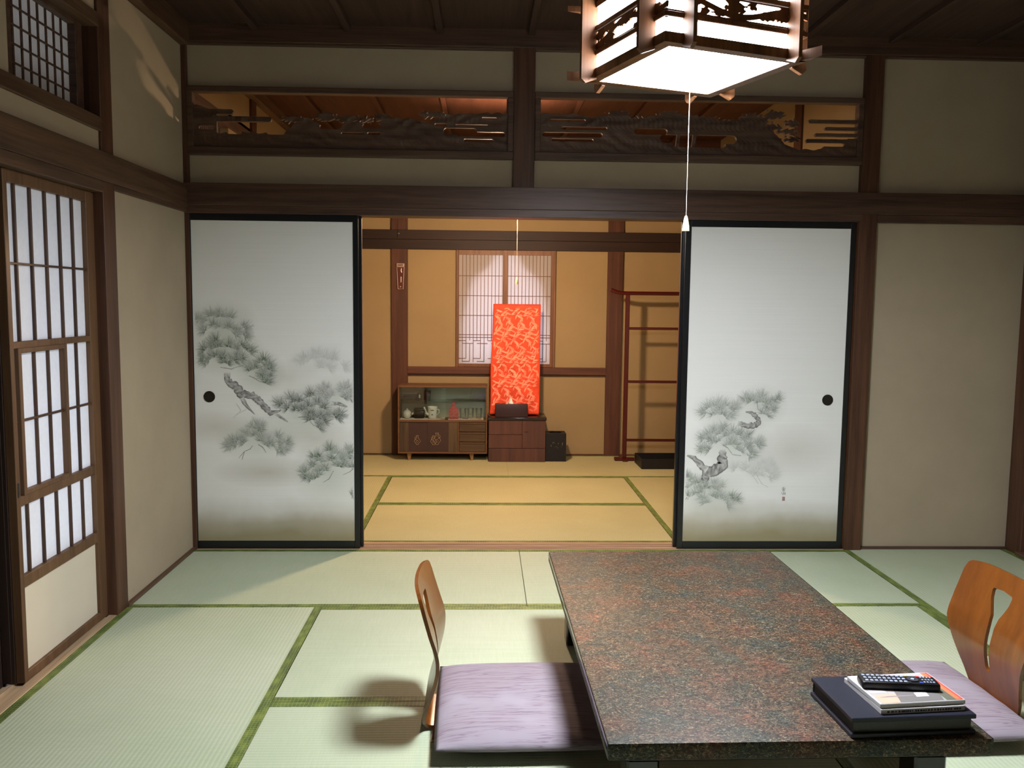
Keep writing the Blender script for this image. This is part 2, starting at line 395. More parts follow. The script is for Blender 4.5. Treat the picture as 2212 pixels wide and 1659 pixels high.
# ---- back room walls
wf = struct('wall_far', 'ochre sand plaster wall with posts behind the tea cabinet')
YF = 7.375
for x0, x1, z0, z1 in ((XL - 0.1, -0.78, 0, 1.79), (-0.66, -0.225, 0.76, 1.79), (0.604, 1.07, 0.76, 1.79), (-0.66, 1.07, 0, 0.71), (1.19, XF + 0.05, 0, 1.79),
                       (XL - 0.1, -0.78, 1.92, 2.73), (-0.66, 1.07, 1.92, 2.73), (1.19, XF + 0.05, 1.92, 2.73)):
    MB().box(x0, x1, YF, YF + 0.05, z0, z1, 0.003).build('plaster_panel', 'sand', wf)
trim('red brown post beside the tea cabinet in the back room', 'farwoodZ', -0.79, -0.652, 7.350, 7.47, -0.02, 2.73)
trim('red brown post behind the kimono rack', 'farwoodZ', 1.064, 1.196, 7.350, 7.47, -0.02, 2.73)
trim('thin dark post on the ochre end wall behind the rocky island transom', 'oldZ', 1.985, 2.06, 5.42, 5.54, -0.02, 2.73)
trim('upper head rail across the back room wall', 'farrail', XL, XF + 0.02, 7.325, 7.47, 1.858, 1.938)
trim('lower head rail across the back room wall', 'farrail', XL, XF + 0.02, 7.345, 7.47, 1.777, 1.859)
trim('sill rail under the bell window of the back room', 'farwood', -0.655, 1.066, 7.345, 7.47, 0.712, 0.774)
trim('thin dark strip under the back room sill rail', 'farwood', -0.655, 1.066, 7.360, 7.47, 0.698, 0.7125)
trim('ceiling moulding of the back room', 'farwood', XL, XF + 0.02, 7.33, 7.47, 2.64, 2.73)
struct('baseboard_far', 'thin strip at the foot of the ochre wall', MB().box(XL, XF, 7.362, 7.38, -0.02, 0.012), 'farwood')
wfl = struct('wall_far_left', 'ochre side wall of the back room with a small lattice window')
for y0, y1, z0, z1 in ((4.60, 7.47, 0.0, 2.10), (4.60, 7.47, 2.40, 2.74), (4.60, 4.75, 2.05, 2.45), (5.30, 7.47, 2.05, 2.45)):
    MB().box(-1.62, XL, y0, y1, z0, z1).build('plaster_panel', 'sand', wfl)
trim('brown post on the ochre side wall seen through the transom', 'farwoodZ', -1.60, -1.53, 5.78, 5.90, 0, 2.73)
trim('brown rail on the ochre side wall seen through the transom', 'oldY', -1.60, -1.525, 4.62, 7.34, 2.36, 2.42)
trim('ceiling moulding on the ochre side wall', 'oldY', -1.60, -1.49, 4.62, 7.34, 2.64, 2.73)
trim('head rail on the ochre side wall', 'oldY', -1.60, -1.525, 4.62, 7.34, 1.80, 1.93)
struct('wall_far_right', 'ochre end wall of the back room', MB().box(XF, XF + 0.1, 4.60, 7.47, -0.05, 2.74), 'sand')
struct('wall_outer', 'outer weather boards behind the back room', MB().box(XL - 0.2, -0.30, 7.47, 7.50, -0.1, 2.78).box(0.68, XR + 0.2, 7.47, 7.50, -0.1, 2.78).box(-0.30, 0.68, 7.47, 7.50, -0.1, 0.70).box(-0.30, 0.68, 7.47, 7.50, 1.80, 2.78), 'darkdoor')
w3 = struct('window_3', 'small bright lattice window high on the ochre side wall')
MB().box(-1.615, -1.612, 4.74, 5.31, 2.09, 2.41).build('paper', 'paper', w3)
for k in range(17): MB().box(-1.612, -1.595, 4.755 + k * 0.034, 4.769 + k * 0.034, 2.10, 2.40).build('lattice_bar', 'old', w3)

# ---- papered sliding door, door_1 (nearest the room) and the glazed one stacked behind it
def bar(parent, name, mat, x0, x1, y0, y1, z0, z1, b=0.0015): return MB().box(x0, x1, y0, y1, z0, z1, b).build(name, mat, parent)
d1 = struct('door_1', 'papered wooden sliding door with lattice and cream kick panel')
x0, x1 = -1.605, -1.575
for y0, y1 in ((2.885, 2.910), (3.470, 3.536)): bar(d1, 'stile', 'shoji', x0, x1, y0, y1, 0.004, 1.757)
for z0, z1 in ((1.714, 1.757), (1.160, 1.183), (0.620, 0.655), (0.335, 0.376), (0.004, 0.037)): bar(d1, 'rail', 'shoji', x0, x1 - 0.001, 2.909, 3.471, z0, z1)
bar(d1, 'paper', 'paper', -1.5955, -1.5945, 2.905, 3.475, 0.36, 1.73, 0)
bar(d1, 'kick_panel', 'cream', -1.598, -1.588, 2.905, 3.475, 0.02, 0.345, 0)
for y in (2.971, 3.073, 3.175, 3.277, 3.378):
    bar(d1, 'muntin', 'muntin', -1.594, -1.583, y - 0.005, y + 0.005, 1.18, 1.715)
    bar(d1, 'muntin', 'muntin', -1.594, -1.583, y - 0.005, y + 0.005, 0.375, 0.622)
for y in (3.058, 3.155, 3.372): bar(d1, 'muntin', 'muntin', -1.594, -1.583, y - 0.005, y + 0.005, 0.654, 1.161)
for z in (1.447, 0.910): bar(d1, 'muntin', 'muntin', -1.594, -1.582, 2.908, 3.472, z - 0.004, z + 0.004)
for y0, y1 in ((2.930, 2.950), (3.247, 3.268)): bar(d1, 'inner_stile', 'shoji', -1.594, -1.572, y0, y1, 0.654, 1.161)
for z0, z1 in ((1.143, 1.161), (0.654, 0.670)): bar(d1, 'inner_rail', 'shoji', -1.594, -1.5725, 2.949, 3.248, z0, z1)
bar(d1, 'finger_pull', 'black', -1.58, -1.5735, 2.892, 2.902, 0.655, 0.705, 0)
d2 = struct('door_2', 'dark edged glazed sliding door stacked behind the papered one')
for y0, y1 in ((2.878, 2.915), (3.49, 3.536)): bar(d2, 'stile', 'darkdoor', -1.648, -1.616, y0, y1, 0.004, 1.757)
for z0, z1 in ((1.71, 1.757), (0.004, 0.37)): bar(d2, 'rail', 'darkdoor', -1.647, -1.617, 2.914, 3.491, z0, z1)
bar(d2, 'gap_stop', 'darkdoor', -1.6165, -1.6055, 2.879, 2.889, 0.004, 1.757, 0)  # added strip that stops light leaking between the stacked doors
M['pane'] = glass_mat('window glass', (0.96, 0.97, 0.97, 1))
bar(d2, 'glass_pane', 'pane', -1.634, -1.631, 2.91, 3.495, 0.36, 1.72, 0)

# ---- small lattice window over the door
w1 = struct('window_1', 'small papered lattice window above the sliding door')
bar(w1, 'paper', 'paper', -1.6155, -1.6145, 2.92, 3.51, 2.05, 2.41, 0)
for y0, y1 in ((2.905, 2.998), (3.455, 3.512)): bar(w1, 'stile', 'old', -1.62, -1.585, y0, y1, 2.05, 2.405)
for z0, z1 in ((2.05, 2.068), (2.386, 2.405)): bar(w1, 'rail', 'old', -1.62, -1.586, 2.996, 3.457, z0, z1)
for k in range(1, 8): y = 2.998 + 0.4570 * k / 8; bar(w1, 'lattice_bar', 'old', -1.614, -1.609, y - 0.0045, y + 0.0045, 2.066, 2.388, 0)
for k in range(1, 5): z = 2.068 + 0.318 * k / 5; bar(w1, 'lattice_bar', 'old', -1.614, -1.608, 2.997, 3.456, z - 0.003, z + 0.003, 0)

# ---- back room window: two lattice panels in front of a bell shaped opening
w2 = struct('window_2', 'paired paper lattice screens over a bell shaped window')
fy0, fy1 = 7.352, 7.378
for xx in ((-0.238, -0.222), (0.600, 0.616)): bar(w2, 'jamb', 'screenwood', xx[0], xx[1], 7.35, 7.40, 0.772, 1.778)
zmap = lambda y: 1.730 - (y - 90) * 0.000943
for px in (-0.222, 0.172):
    pn = MB().box(px, px + 0.428, fy1 - 0.0165, fy1 - 0.0155, 0.80, 1.745).build('screen', 'paperfar', w2)
    xs0, xs1 = px + 0.004, px + 0.424
    in0, in1 = (px + 0.008, px + 0.382) if px < 0 else (px + 0.030, px + 0.402)
    for a, b in ((px, in0), (in1, px + 0.428)): bar(pn, 'stile', 'screenwood', a, b, fy0 + (0 if px > 0 else 0.004), fy1, 0.775, 1.776)
    for a, b in ((0.775, 0.803), (1.735, 1.776)): bar(pn, 'rail', 'screenwood', in0, in1, fy0 + 0.003, fy1, a, b)
    lt = MB(); t = 0.0026; ya, yb = fy1 - 0.022, fy1 - 0.0166
    vx = [in0 + (in1 - in0) * k / 12 for k in range(1, 12)]
    H_ = lambda z, a, b: lt.box(a, b, ya, yb, z - t, z + t)
    V_ = lambda x, a, b: lt.box(x - t, x + t, ya + 0.0005, yb, min(a, b), max(a, b))
    for y in (273, 453, 632, 808, 832): H_(zmap(y), in0, in1)
    for k, x in enumerate(vx): V_(x, zmap(90) + 0.008, zmap(862 if k % 3 else 1060))
    for j in range(3):
        a = in0 + (in1 - in0) * (4 * j) / 12; w_ = (in1 - in0) / 12
        H_(zmap(862), a + 3.8 * w_ - 4 * w_ if j == 0 else a, a + 2 * w_); H_(zmap(888), a + w_, a + 4 * w_)
        V_(a + 2 * w_, zmap(862), zmap(1025)); V_(a + 3 * w_, zmap(888), zmap(1052)); H_(zmap(1025), a, a + 2 * w_); H_(zmap(1052), a + w_, a + 3 * w_)
    lt.build('lattice', 'screenwood', pn)
bell = [(1075, 400), (1060, 405), (700, 385), (500, 350), (400, 322), (340, 310), (300, 290), (270, 245), (240, 200), (210, 165), (180, 145), (150, 130), (100, 108), (70, 95), (40, 60), (20, 0)]
def bellF(X, Z):
    zs = np.array([zmap(p[0]) for p in bell]); ws = np.array([p[1] * 0.000943 for p in bell])
    return -(np.interp(Z, zs, ws, left=-1.0, right=-1.0) - np.abs(X - 0.190))
slab(bellF, -0.30, 0.68, 0.70, 1.82, 98, 112, lambda u, v: (u, 7.392, v), lambda u, v: (u, 7.455, v)).build('bell_opening_board', 'sand', w2)

# ================================================================== PAINTED SLIDING DOORS
def fusuma_paper(name, blobs, hw):
    m, nt, bs = new_mat(name)
    v = coords(nt, (1, 1, 1), False)
    sep = N(nt, 'ShaderNodeSeparateXYZ'); L(nt, v, sep.inputs[0])
    n = noise(nt, v, 3.2, 3); n3 = noise(nt, coords(nt, (1, 1, 900), False), 1.0, 2)
    base = ramp(nt, n3.outputs['Fac'], [(0.3, rgb(234, 235, 232)), (0.7, rgb(241, 242, 241))])
    zz = N(nt, 'ShaderNodeMath', operation='MULTIPLY_ADD'); zz.inputs[1].default_value = -0.13; L(nt, n.outputs['Fac'], zz.inputs[0]); L(nt, sep.outputs['Z'], zz.inputs[2])
    mist = ramp(nt, zz.outputs[0], [(0.0, (0.95, 0.95, 0.95, 1)), (0.07, (0.75, 0.75, 0.75, 1)), (0.14, (0.28, 0.28, 0.28, 1)), (0.22, (0, 0, 0, 1))])
    col = mix(nt, mist, base, rgb(152, 142, 106))
    for (cx, cz, rx, rz, c, amt) in blobs:
        mp = N(nt, 'ShaderNodeMapping'); mp.vector_type = 'POINT'
        mp.inputs['Location'].default_value = (-cx / rx, 0, -cz / rz); mp.inputs['Scale'].default_value = (1 / rx, 0, 1 / rz); L(nt, v, mp.inputs[0])
        g = N(nt, 'ShaderNodeTexGradient', gradient_type='SPHERICAL'); L(nt, mp.outputs[0], g.inputs[0])
        f = N(nt, 'ShaderNodeMath', operation='MULTIPLY'); f.inputs[1].default_value = amt; L(nt, g.outputs['Fac'], f.inputs[0])
        col = mix(nt, f.outputs[0], col, c)
    L(nt, col, bs.inputs['Base Color']); bs.inputs['Roughness'].default_value = 0.7; bs.inputs['Specular IOR Level'].default_value = 0.25
    return m
M['ink'] = vcol_mat('ink and green pigment')
PAPER = np.array(rgb(236, 237, 234)[:3])
def tone(c, a): return tuple(PAPER * (1 - a) + np.array(rgb(*c)[:3]) * a) + (1.0,)
GREEN, GREY, INK = (38, 76, 28), (56, 74, 54), (60, 54, 56)
def pine(mb, rng, pts, amt, col, ln=58, n=52, lim=(0.036, 0.862)):
    cx = sum(p[0] for p in pts) / len(pts); cz = min(p[1] for p in pts)
    for (px, pz) in [q for p in pts for q in (p, (p[0] + rng.uniform(-26, 26), p[1] + rng.uniform(-16, 16)))]:
        x, z = px / 1000, pz / 1000
        base = math.atan2(pz - cz + 30, (px - cx) * 0.9 + 0.01); k_ = rng.uniform(0.75, 1.1)
        for k in range(n):
            a = base + rng.uniform(-1.9, 1.9); l = ln / 1000 * rng.uniform(0.45, 1.05) * (0.65 + 0.35 * math.cos(a - base)); r0 = rng.uniform(0, 0.010)
            xa, za = x + math.cos(a) * r0, z + math.sin(a) * r0; xb, zb = x + math.cos(a) * l, z + math.sin(a) * l
            if not (lim[0] < xb < lim[1] and lim[0] < xa < lim[1]): continue
            w = 0.00105 * rng.uniform(0.7, 1.4); nx, nz = -math.sin(a) * w, math.cos(a) * w; y = -0.0006 - rng.random() * 0.0006
            d = min(1.0, 1.3 * amt * rng.uniform(0.6, 1.05) * k_)
            mb.add([(xa - nx, y, za - nz), (xb - nx * .35, y, zb - nz * .35), (xb + nx * .35, y, zb + nz * .35), (xa + nx, y, za + nz)], [(0, 1, 2, 3)],
                   [tone(col, min(1, d)), tone(col, d * 0.5), tone(col, d * 0.5), tone(col, min(1, d))])
        t0 = rng.uniform(0, 3)
        stroke(mb, rng, [(px, pz, 2.0), (px + 11 * math.cos(base), pz + 11 * math.sin(base), 1.0)], amt * 0.8, (60, 66, 58), -0.0013, False)
def stroke(mb, rng, pts, amt, col, y=-0.0014, fade=True):
    P = []
    for i in range(len(pts) - 1):
        for t in (0, 0.2, 0.4, 0.6, 0.8): P.append([pts[i][j] + (pts[i + 1][j] - pts[i][j]) * t for j in range(3)])
    P.append(list(pts[-1])); n = len(P); v = []; c = []
    for i, (x, z, w) in enumerate(P):
        q, p = P[min(i + 1, n - 1)], P[max(i - 1, 0)]; dx, dz = q[0] - p[0], q[1] - p[1]; l = math.hypot(dx, dz) or 1; nx, nz = -dz / l, dx / l
        for k in (-1, -0.55, -0.1, 0.35, 0.7, 1):
            ww = w * (1 + rng.uniform(-0.30, 0.30) * (abs(k) == 1)); v.append(((x + nx * ww * k) / 1000, y, (z + nz * ww * k) / 1000))
            e = amt * (1.1 if abs(k) == 1 else rng.uniform(0.4, 1.05)); e = min(1, e)
            if fade and i < 3: e *= 0.3 + 0.22 * i
            c.append(tone(col, e))
    f = [(i * 6 + k, i * 6 + 6 + k, i * 6 + 7 + k, i * 6 + 1 + k) for i in range(n - 1) for k in range(5)]
    mb.add(v, f, c)
def twig(mb, rng, pts, amt=0.8, w=2.2): stroke(mb, rng, [(p[0], p[1], w * (1 - 0.5 * i / len(pts))) for i, p in enumerate(pts)], amt, INK, -0.0015, False)
PL = dict(
 a=([(60,1223),(92,1217),(164,1259),(159,1188),(213,1191),(199,1242),(242,1171),(290,1195),(295,1141),(247,1147),(82,1181),(119,1247)], .62, GREEN),
 b=([(86,1073),(146,1116),(128,1092),(163,1086),(144,1038),(217,1092),(246,1075),(174,1032),(251,1039),(221,1020),(299,1075),(323,1069),(108,1013),(73,1025),(274,1015),(185,1002)], .78, GREEN),
 c=([(375,1004),(405,986),(351,973),(392,949),(416,931),(380,925),(315,973),(428,962),(403,895)], .78, GREEN),
 d=([(609,1030),(657,1036),(681,1042),(716,1031),(740,1025),(686,994),(728,982),(812,983),(590,1005)], .26, GREY),
 e=([(468,789),(515,771),(546,801),(582,801),(624,826),(557,759),(593,765),(629,771),(666,784),(701,766),(617,735),(653,723),(689,723),(725,723),(761,723),(779,711),(676,680),(707,692),(676,662),(641,704)], .85, GREY),
 f=([(721,869),(702,845),(744,839),(726,815),(793,852),(810,821),(835,870),(840,840),(845,816)], .6, GREY),
 g=([(327,660),(352,672),(375,648),(309,617),(272,598),(339,617),(374,605),(224,586),(211,549),(241,561),(278,574),(404,586),(459,611),(464,574),(500,575),(470,538),(494,544),(422,568)], .66, GREEN),
 h=([(729,539),(674,502),(644,458),(613,427),(607,390),(631,378),(661,390),(698,477),(735,483),(765,459),(796,502),(807,459),(838,539),(846,490),(844,447),(710,428),(674,427),(753,527),(820,502),(844,527),(848,291)], .72, GREEN))
PLT = [[(202,950,14),(201,908,18),(248,872,21),(277,836,23),(331,830,18),(366,806,18),(401,764,17),(425,736,12),(467,746,5),(479,755,2)],[(277,818,12),(294,781,8),(341,730,2)],[(449,734,8),(478,715,6),(514,691,2)],[(738,790,9),(780,791,9),(828,773,3)]]
PLW = [[(167,978),(226,969),(244,978),(286,988)],[(315,934),(338,925),(374,901)],[(569,716),(605,719),(623,704),(652,668)],[(326,562),(313,543),(283,531),(252,494)],[(283,531),(270,487)],[(356,568),(380,556),(397,525)],[(752,428),(728,384),(697,365)],[(858,441),(837,422),(801,406)],[(246,787),(269,751),(226,708)],[(299,757),(245,726)]]
PR = dict(
 a=([(150,780),(185,792),(204,757),(244,792),(175,745),(228,745),(280,775),(297,787),(270,739),(133,744),(203,780)], .58, GREEN),
 b=([(361,834),(396,829),(438,835),(421,811),(456,811),(481,800),(504,817),(470,776),(494,770),(471,740),(385,817)], .6, GREEN),
 c=([(126,608),(155,638),(190,656),(179,602),(225,650),(242,674),(250,627),(273,639),(286,597),(321,633),(311,579),(346,603),(368,627),(365,568),(336,544),(383,544),(418,580),(429,586),(163,549),(134,555),(209,597),(379,514),(263,579)], .62, GREEN),
 d=([(315,460),(375,454),(406,430),(434,466),(463,479),(488,461),(513,431),(483,431),(497,395),(424,418)], .26, GREY),
 e=([(49,399),(68,387),(47,339),(80,363),(111,345),(140,370),(158,340),(94,309),(59,291),(124,285),(193,364),(200,340),(230,352),(196,292),(219,304),(262,280),(285,292),(269,250),(298,274),(143,255)], .66, GREEN))
PRT = [[(234,555,17),(236,507,26),(243,472,26),(197,442,32),(150,417,29),(139,381,14)],[(155,441,17),(119,465,17),(82,507,12),(42,519,4)],[(312,698,13),(354,686,14),(396,684,15),(425,699,14),(427,717,13),(406,740,12),(388,752,9),(352,760,3)]]
PRW = [[(234,579),(264,561),(289,526),(337,520)],[(412,817),(419,776),(441,761),(451,794),(439,799)],[(327,460),(400,418),(438,365)],[(424,418),(456,365),(492,347)],[(418,418),(446,461)]]
def blobs_for(groups):
    out = []
    for pts, amt, col in groups.values():
        xs = [p[0] for p in pts if p[0]]; zs = [p[1] for p in pts]
        out.append(((min(xs) + max(xs)) / 2000, (min(zs) + max(zs)) / 2000, (max(xs) - min(xs)) / 2000 + 0.085, (max(zs) - min(zs)) / 2000 + 0.085, rgb(128, 148, 112), amt * 0.5))
    return out
MIST = rgb(150, 138, 110)
def fusuma(name, label, X0, X1, yf, paint=None, handle=None):
    d = struct(name, label); d.location = (X0, yf, 0); w = X1 - X0
    for a, b in ((0, 0.030), (w - 0.028, w)): MB().box(a, b, 0, 0.024, 0.004, 1.774, 0.0025).build('stile', 'black', d)
    for a, b in ((0.004, 0.046), (1.740, 1.774)): MB().box(0.029, w - 0.027, 0.001, 0.023, a, b, 0.0015).build('rail', 'black', d)
    mat = fusuma_paper(name + ' paper', paint[3] if paint else [], w)
    MB().box(0.028, w - 0.026, 0.005, 0.019, 0.044, 1.742).build('paper_panel', mat, d)
    if paint:
        rng = random.Random(paint[4]); mb = MB()
        for pts, amt, col in paint[0].values(): pine(mb, rng, pts, amt, col)
        for i, t in enumerate(paint[1]): stroke(mb, rng, t, 0.8, INK, -0.0016 - 0.0003 * i)
        for i, t in enumerate(paint[2]): twig(mb, rng, t, 0.35 if (len(paint[2]) < 8 and i > 1) or i > 7 else 0.85, 1.8)
        mb.map(lambda x, y, z: (x, 0.005 + y, z))
        tag(mb.build('ink_painting', 'ink', d, smooth=False), 'ink painting of pine boughs')
    if handle:
        hx, hz = handle
        h = MB().lathe([(0.0, 0.001), (0.024, 0.001), (0.0245, -0.001), (0.029, -0.0015), (0.030, 0.001), (0.030, 0.004)], n=32).map(lambda x, y, z: (hx + x, 0.003 + z, hz + y)).build('recessed_handle', 'hikite', d)
    return d
M['hikite'] = plain('dark bronze', rgb(44, 40, 34), 0.5, 0.15, 40, 0.4, 0.4)
bl = blobs_for(PL) + [(0.13, 0.66, 0.20, 0.10, MIST, .35), (0.40, 0.42, 0.30, 0.09, MIST, .45), (0.65, 0.60, 0.3, 0.1, MIST, .3), (0.5, 0.93, 0.2, 0.1, MIST, .25)]
br = blobs_for(PR) + [(0.62, 0.55, 0.25, 0.16, MIST, .3), (0.33, 0.22, 0.25, 0.1, MIST, .25)]
fusuma('door_3', 'painted white sliding door with pine boughs, black frame, beside the papered door', -1.548, -0.657, 4.507, (PL, PLT, PLW, bl, 3), (0.105, 0.822))
fusuma('door_4', 'black edged sliding door tucked behind the pine boughs door', -1.535, -0.643, 4.537)
d5 = fusuma('door_5', 'painted white sliding door with gnarled pine trunk and red artist seal', 1.062, 1.972, 4.507, (PR, PRT, PRW, br, 5), (0.798, 0.826))
fusuma('door_6', 'black edged sliding door tucked behind the door with the red seal', 1.047, 1.955, 4.537)
sg = MB(); rng = random.Random(4)
for pts in ([(566, 343), (588, 341)], [(577, 350), (575, 330)], [(568, 335), (586, 333)], [(570, 328), (584, 326)], [(566, 318), (574, 306)], [(578, 320), (577, 305)], [(576, 316), (588, 314)], [(588, 317), (587, 304)], [(578, 309), (588, 308)]):
    stroke(sg, rng, [(p[0], p[1], 1.1) for p in pts], 0.8, INK, -0.0016, False)
sg.map(lambda x, y, z: (x, 0.005 + y, z)).build('signature', 'ink', d5, smooth=False)
sg = MB().add([(0.572, 0.0035, 0.272), (0.586, 0.0035, 0.272), (0.586, 0.0035, 0.294), (0.572, 0.0035, 0.294)], [(0, 1, 2, 3)], tone((150, 80, 76), 0.9))
for a, b, c_, d_ in ((.574, .584, .291, .2918), (.574, .5752, .283, .289), (.577, .578, .281, .289), (.580, .584, .286, .2868), (.574, .584, .280, .2806), (.576, .5768, .274, .279), (.579, .583, .277, .2776), (.5815, .5824, .274, .279)):
    sg.add([(a, 0.0032, c_), (b, 0.0032, c_), (b, 0.0032, d_), (a, 0.0032, d_)], [(0, 1, 2, 3)], tone((230, 200, 196), 0.9))
tag(sg.build('red_seal', 'ink', d5, smooth=False), 'small red artist seal')

# ================================================================== CARVED TRANSOMS
def cap(X, Y, x0, x1, y, r):           # horizontal rounded bar: positive inside
    return r - np.hypot(X - np.clip(X, x0 + r, x1 - r), Y - y)
def ell(X, Y, cx, cy, rx, ry): return (1 - np.hypot((X - cx) / rx, (Y - cy) / ry)) * min(rx, ry)
def rid(X, pts): xs = [p[0] for p in pts]; return np.interp(X, xs, [p[1] for p in pts])
def wob(X, Y, s, k): return np.sin(X * s + 3 * np.sin(Y * s * 0.7 + k)) * np.sin(Y * s * 1.3 + 2 * np.sin(X * s * 0.6 + k * 2))
# u runs 0..1.60 along the panel, v 0..0.272 up; the pixel readings are scaled in cu, cv
def ranma_a(U, V):
    cu = lambda p: (p - 95) / 1920 * 1.60
    cv = lambda p, x=0: 0.272 * (1 - (p - (385 + 45 * (x - 95) / 1920)) / 355)
    top = rid(U, [(cu(x), cv(y, x)) for x, y in ((0, 640), (250, 650), (430, 640), (640, 655), (700, 600), (790, 548), (860, 590), (960, 630), (1010, 600), (1080, 575), (1130, 590), (1200, 600), (1270, 570), (1330, 555), (1440, 558), (1520, 590), (1570, 575), (1640, 535), (1700, 528), (2100, 528))])
    f = top - V + 0.006 * wob(U, V, 60, 1)
    for cx, cy, rx, ry in ((690, 560, 70, 26), (900, 545, 90, 30), (1010, 560, 60, 30), (1120, 560, 70, 24), (1250, 550, 60, 30), (1560, 535, 90, 25)):      # pine crowns on the ridges
        f = np.maximum(f, ell(U, V, cu(cx), cv(cy, cx), cu(rx) + 0.079, ry / 355 * 0.272) + 0.010 * wob(U, V, 130, 2) - 0.004)
    f = np.maximum(f, cap(U, V, -0.05, cu(340), cv(500), 0.012)); f = np.maximum(f, cap(U, V, cu(230), cu(570), cv(547), 0.013)); f = np.maximum(f, (0.10 - np.abs(U - 0.02)) * 1.0 - np.maximum(0, V - cv(500)) * 3)
    for x0, x1, y, r in ((130, 230, 610, .009), (255, 380, 585, .007), (270, 400, 620, .008), (300, 390, 645, .007), (480, 600, 600, .014), (540, 650, 645, .010), (860, 965, 608, .012), (1120, 1235, 605, .011), (1150, 1230, 655, .007), (990, 1130, 652, .005),
                        (1615, 1820, 640, .016), (1700, 1995, 660, .012), (1690, 1890, 602, .005), (1740, 1925, 703, .008), (1850, 1945, 558, .005), (1560, 1640, 600, .008)):
        f = np.minimum(f, -cap(U, V, cu(x0), cu(x1), cv(y, x0), r))
    return f
def ranma_b(U, V):
    cu = lambda p: (p - 190) / 1780 * 1.60
    cv = lambda p, x=190: 0.272 * (1 - (p - (415 + 33 * (x - 190) / 1780)) / 328)
    top = rid(U, [(cu(x), cv(y, x)) for x, y in ((150, 505), (380, 505), (480, 530), (560, 510), (600, 485), (680, 520), (740, 545), (800, 520), (900, 500), (1000, 515), (1100, 530), (1200, 540), (1300, 560), (1420, 560), (1480, 590), (1560, 690), (1640, 725), (1760, 720), (1800, 690), (2000, 690))])
    f = top - V + 0.005 * wob(U, V, 60, 3)
    for cx, cy, rx, ry in ((640, 510, 80, 30), (780, 545, 90, 26), (930, 520, 110, 34), (1090, 540, 90, 30), (1240, 565, 100, 36), (1380, 540, 90, 40), (1510, 510, 70, 30), (1500, 580, 60, 22), (1570, 610, 60, 24), (1600, 560, 40, 22), (1590, 660, 50, 14)):
        f = np.maximum(f, ell(U, V, cu(cx), cv(cy, cx), cu(rx) + 0.171, ry / 328 * 0.272) + 0.013 * wob(U, V, 120, 4) - 0.004)
    for x0, x1, y, r in ((1690, 2100, 547, .009), (1785, 2100, 592, .008), (1730, 2100, 630, .008), (1680, 2100, 668, .010), (1900, 2100, 705, .016)): f = np.maximum(f, cap(U, V, cu(x0), cu(x1), cv(y, x0), r))
    f = np.maximum(f, np.minimum(U - cu(1915), cv(655, 1900) - V))
    for x0, x1, y, r in ((245, 445, 542, .007), (310, 565, 590, .008), (205, 540, 628, .012), (255, 490, 662, .008), (715, 900, 610, .016), (860, 1290, 655, .022), (930, 1230, 690, .014), (1690, 1890, 571, .008), (1690, 1945, 613, .006), (1690, 1835, 648, .006), (1690, 1900, 690, .010)):
        f = np.minimum(f, -cap(U, V, cu(x0), cu(x1), cv(y, x0), r))
    for cx in (960, 1050): f = np.maximum(f, 0.008 - np.abs(U - cu(cx) - 0.1 * (V - 0.07)) - np.maximum(0, V - 0.12) - np.maximum(0, 0.03 - V))
    return f
def transom(label, x0, x1, F):
    t = thing('carved_transom', label, 'transom', (x0, 4.50, 2.072)); w = x1 - x0; h = 0.343
    MB().box(0, w, 0.0, 0.05, 0, 0.040, 0.003).build('frame_rail', 'ranma', t); MB().box(0, w, 0.0, 0.05, h - 0.030, h, 0.003).build('frame_rail', 'ranma', t)
    MB().box(0, 0.030, 0.0015, 0.0485, 0.039, h - 0.029, 0.003).build('frame_stile', 'ranma', t); MB().box(w - 0.030, w, 0.0015, 0.0485, 0.039, h - 0.029, 0.003).build('frame_stile', 'ranma', t)
    iw = w - 0.052; k = iw / 1.60
    def front(u, v): return (0.026 + u * k, 0.016 + 0.0035 * float(wob(np.float64(u), np.float64(v), 38, 5)) + 0.0007 * math.sin(u * 260 + 6 * math.sin(v * 60) + v * 300), 0.037 + v)
    slab(F, 0, 1.60, 0, 0.279, 400, 70, front, lambda u, v: (0.026 + u * k, 0.036, 0.037 + v)).build('carved_board', 'ranma', t)
transom('openwork carved transom with twin mountains, over the pine boughs door', -1.522, 0.147, ranma_a)
transom('openwork carved transom with rocky island, over the door with the seal', 0.257, 1.982, ranma_b)

# ================================================================== BIG HANGING LAMP
M['lampwood'] = wood('lamp walnut', rgb(84, 54, 34), rgb(136, 92, 60), 'Z', 0.45)
M['glow'] = glow_mat('glowing acrylic plate', (0.97, 1.0, 1.06, 1), LAMP_POWER)
M['glowside'] = glow_mat('glowing acrylic side', (0.99, 0.99, 1.0, 1), LAMP_POWER * 0.125)
M['cord'] = plain('white cord', rgb(214, 206, 190), 0.7)
M['ivory'] = plain('ivory plastic knob', rgb(226, 206, 150), 0.4)
S = 0.2275
def pierced(seed):
    rng = random.Random(seed); bl = [(rng.uniform(-0.17, 0.17), rng.uniform(0.0, 0.055), rng.uniform(0.012, 0.034), rng.uniform(0.007, 0.016)) for _ in range(15)]
    def F(U, V):
        f = 0.006 - np.abs(V - 0.027 - 0.016 * np.sin(U * 18 + seed)) * 0.8
        for cx, cz, rx, rz in bl: f = np.maximum(f, ell(U, V, cx, cz, rx, rz) + 0.004 * wob(U, V, 220, cx * 40))
        return np.maximum(f, 0.004 - np.minimum(V, 0.055 - V))
    return F
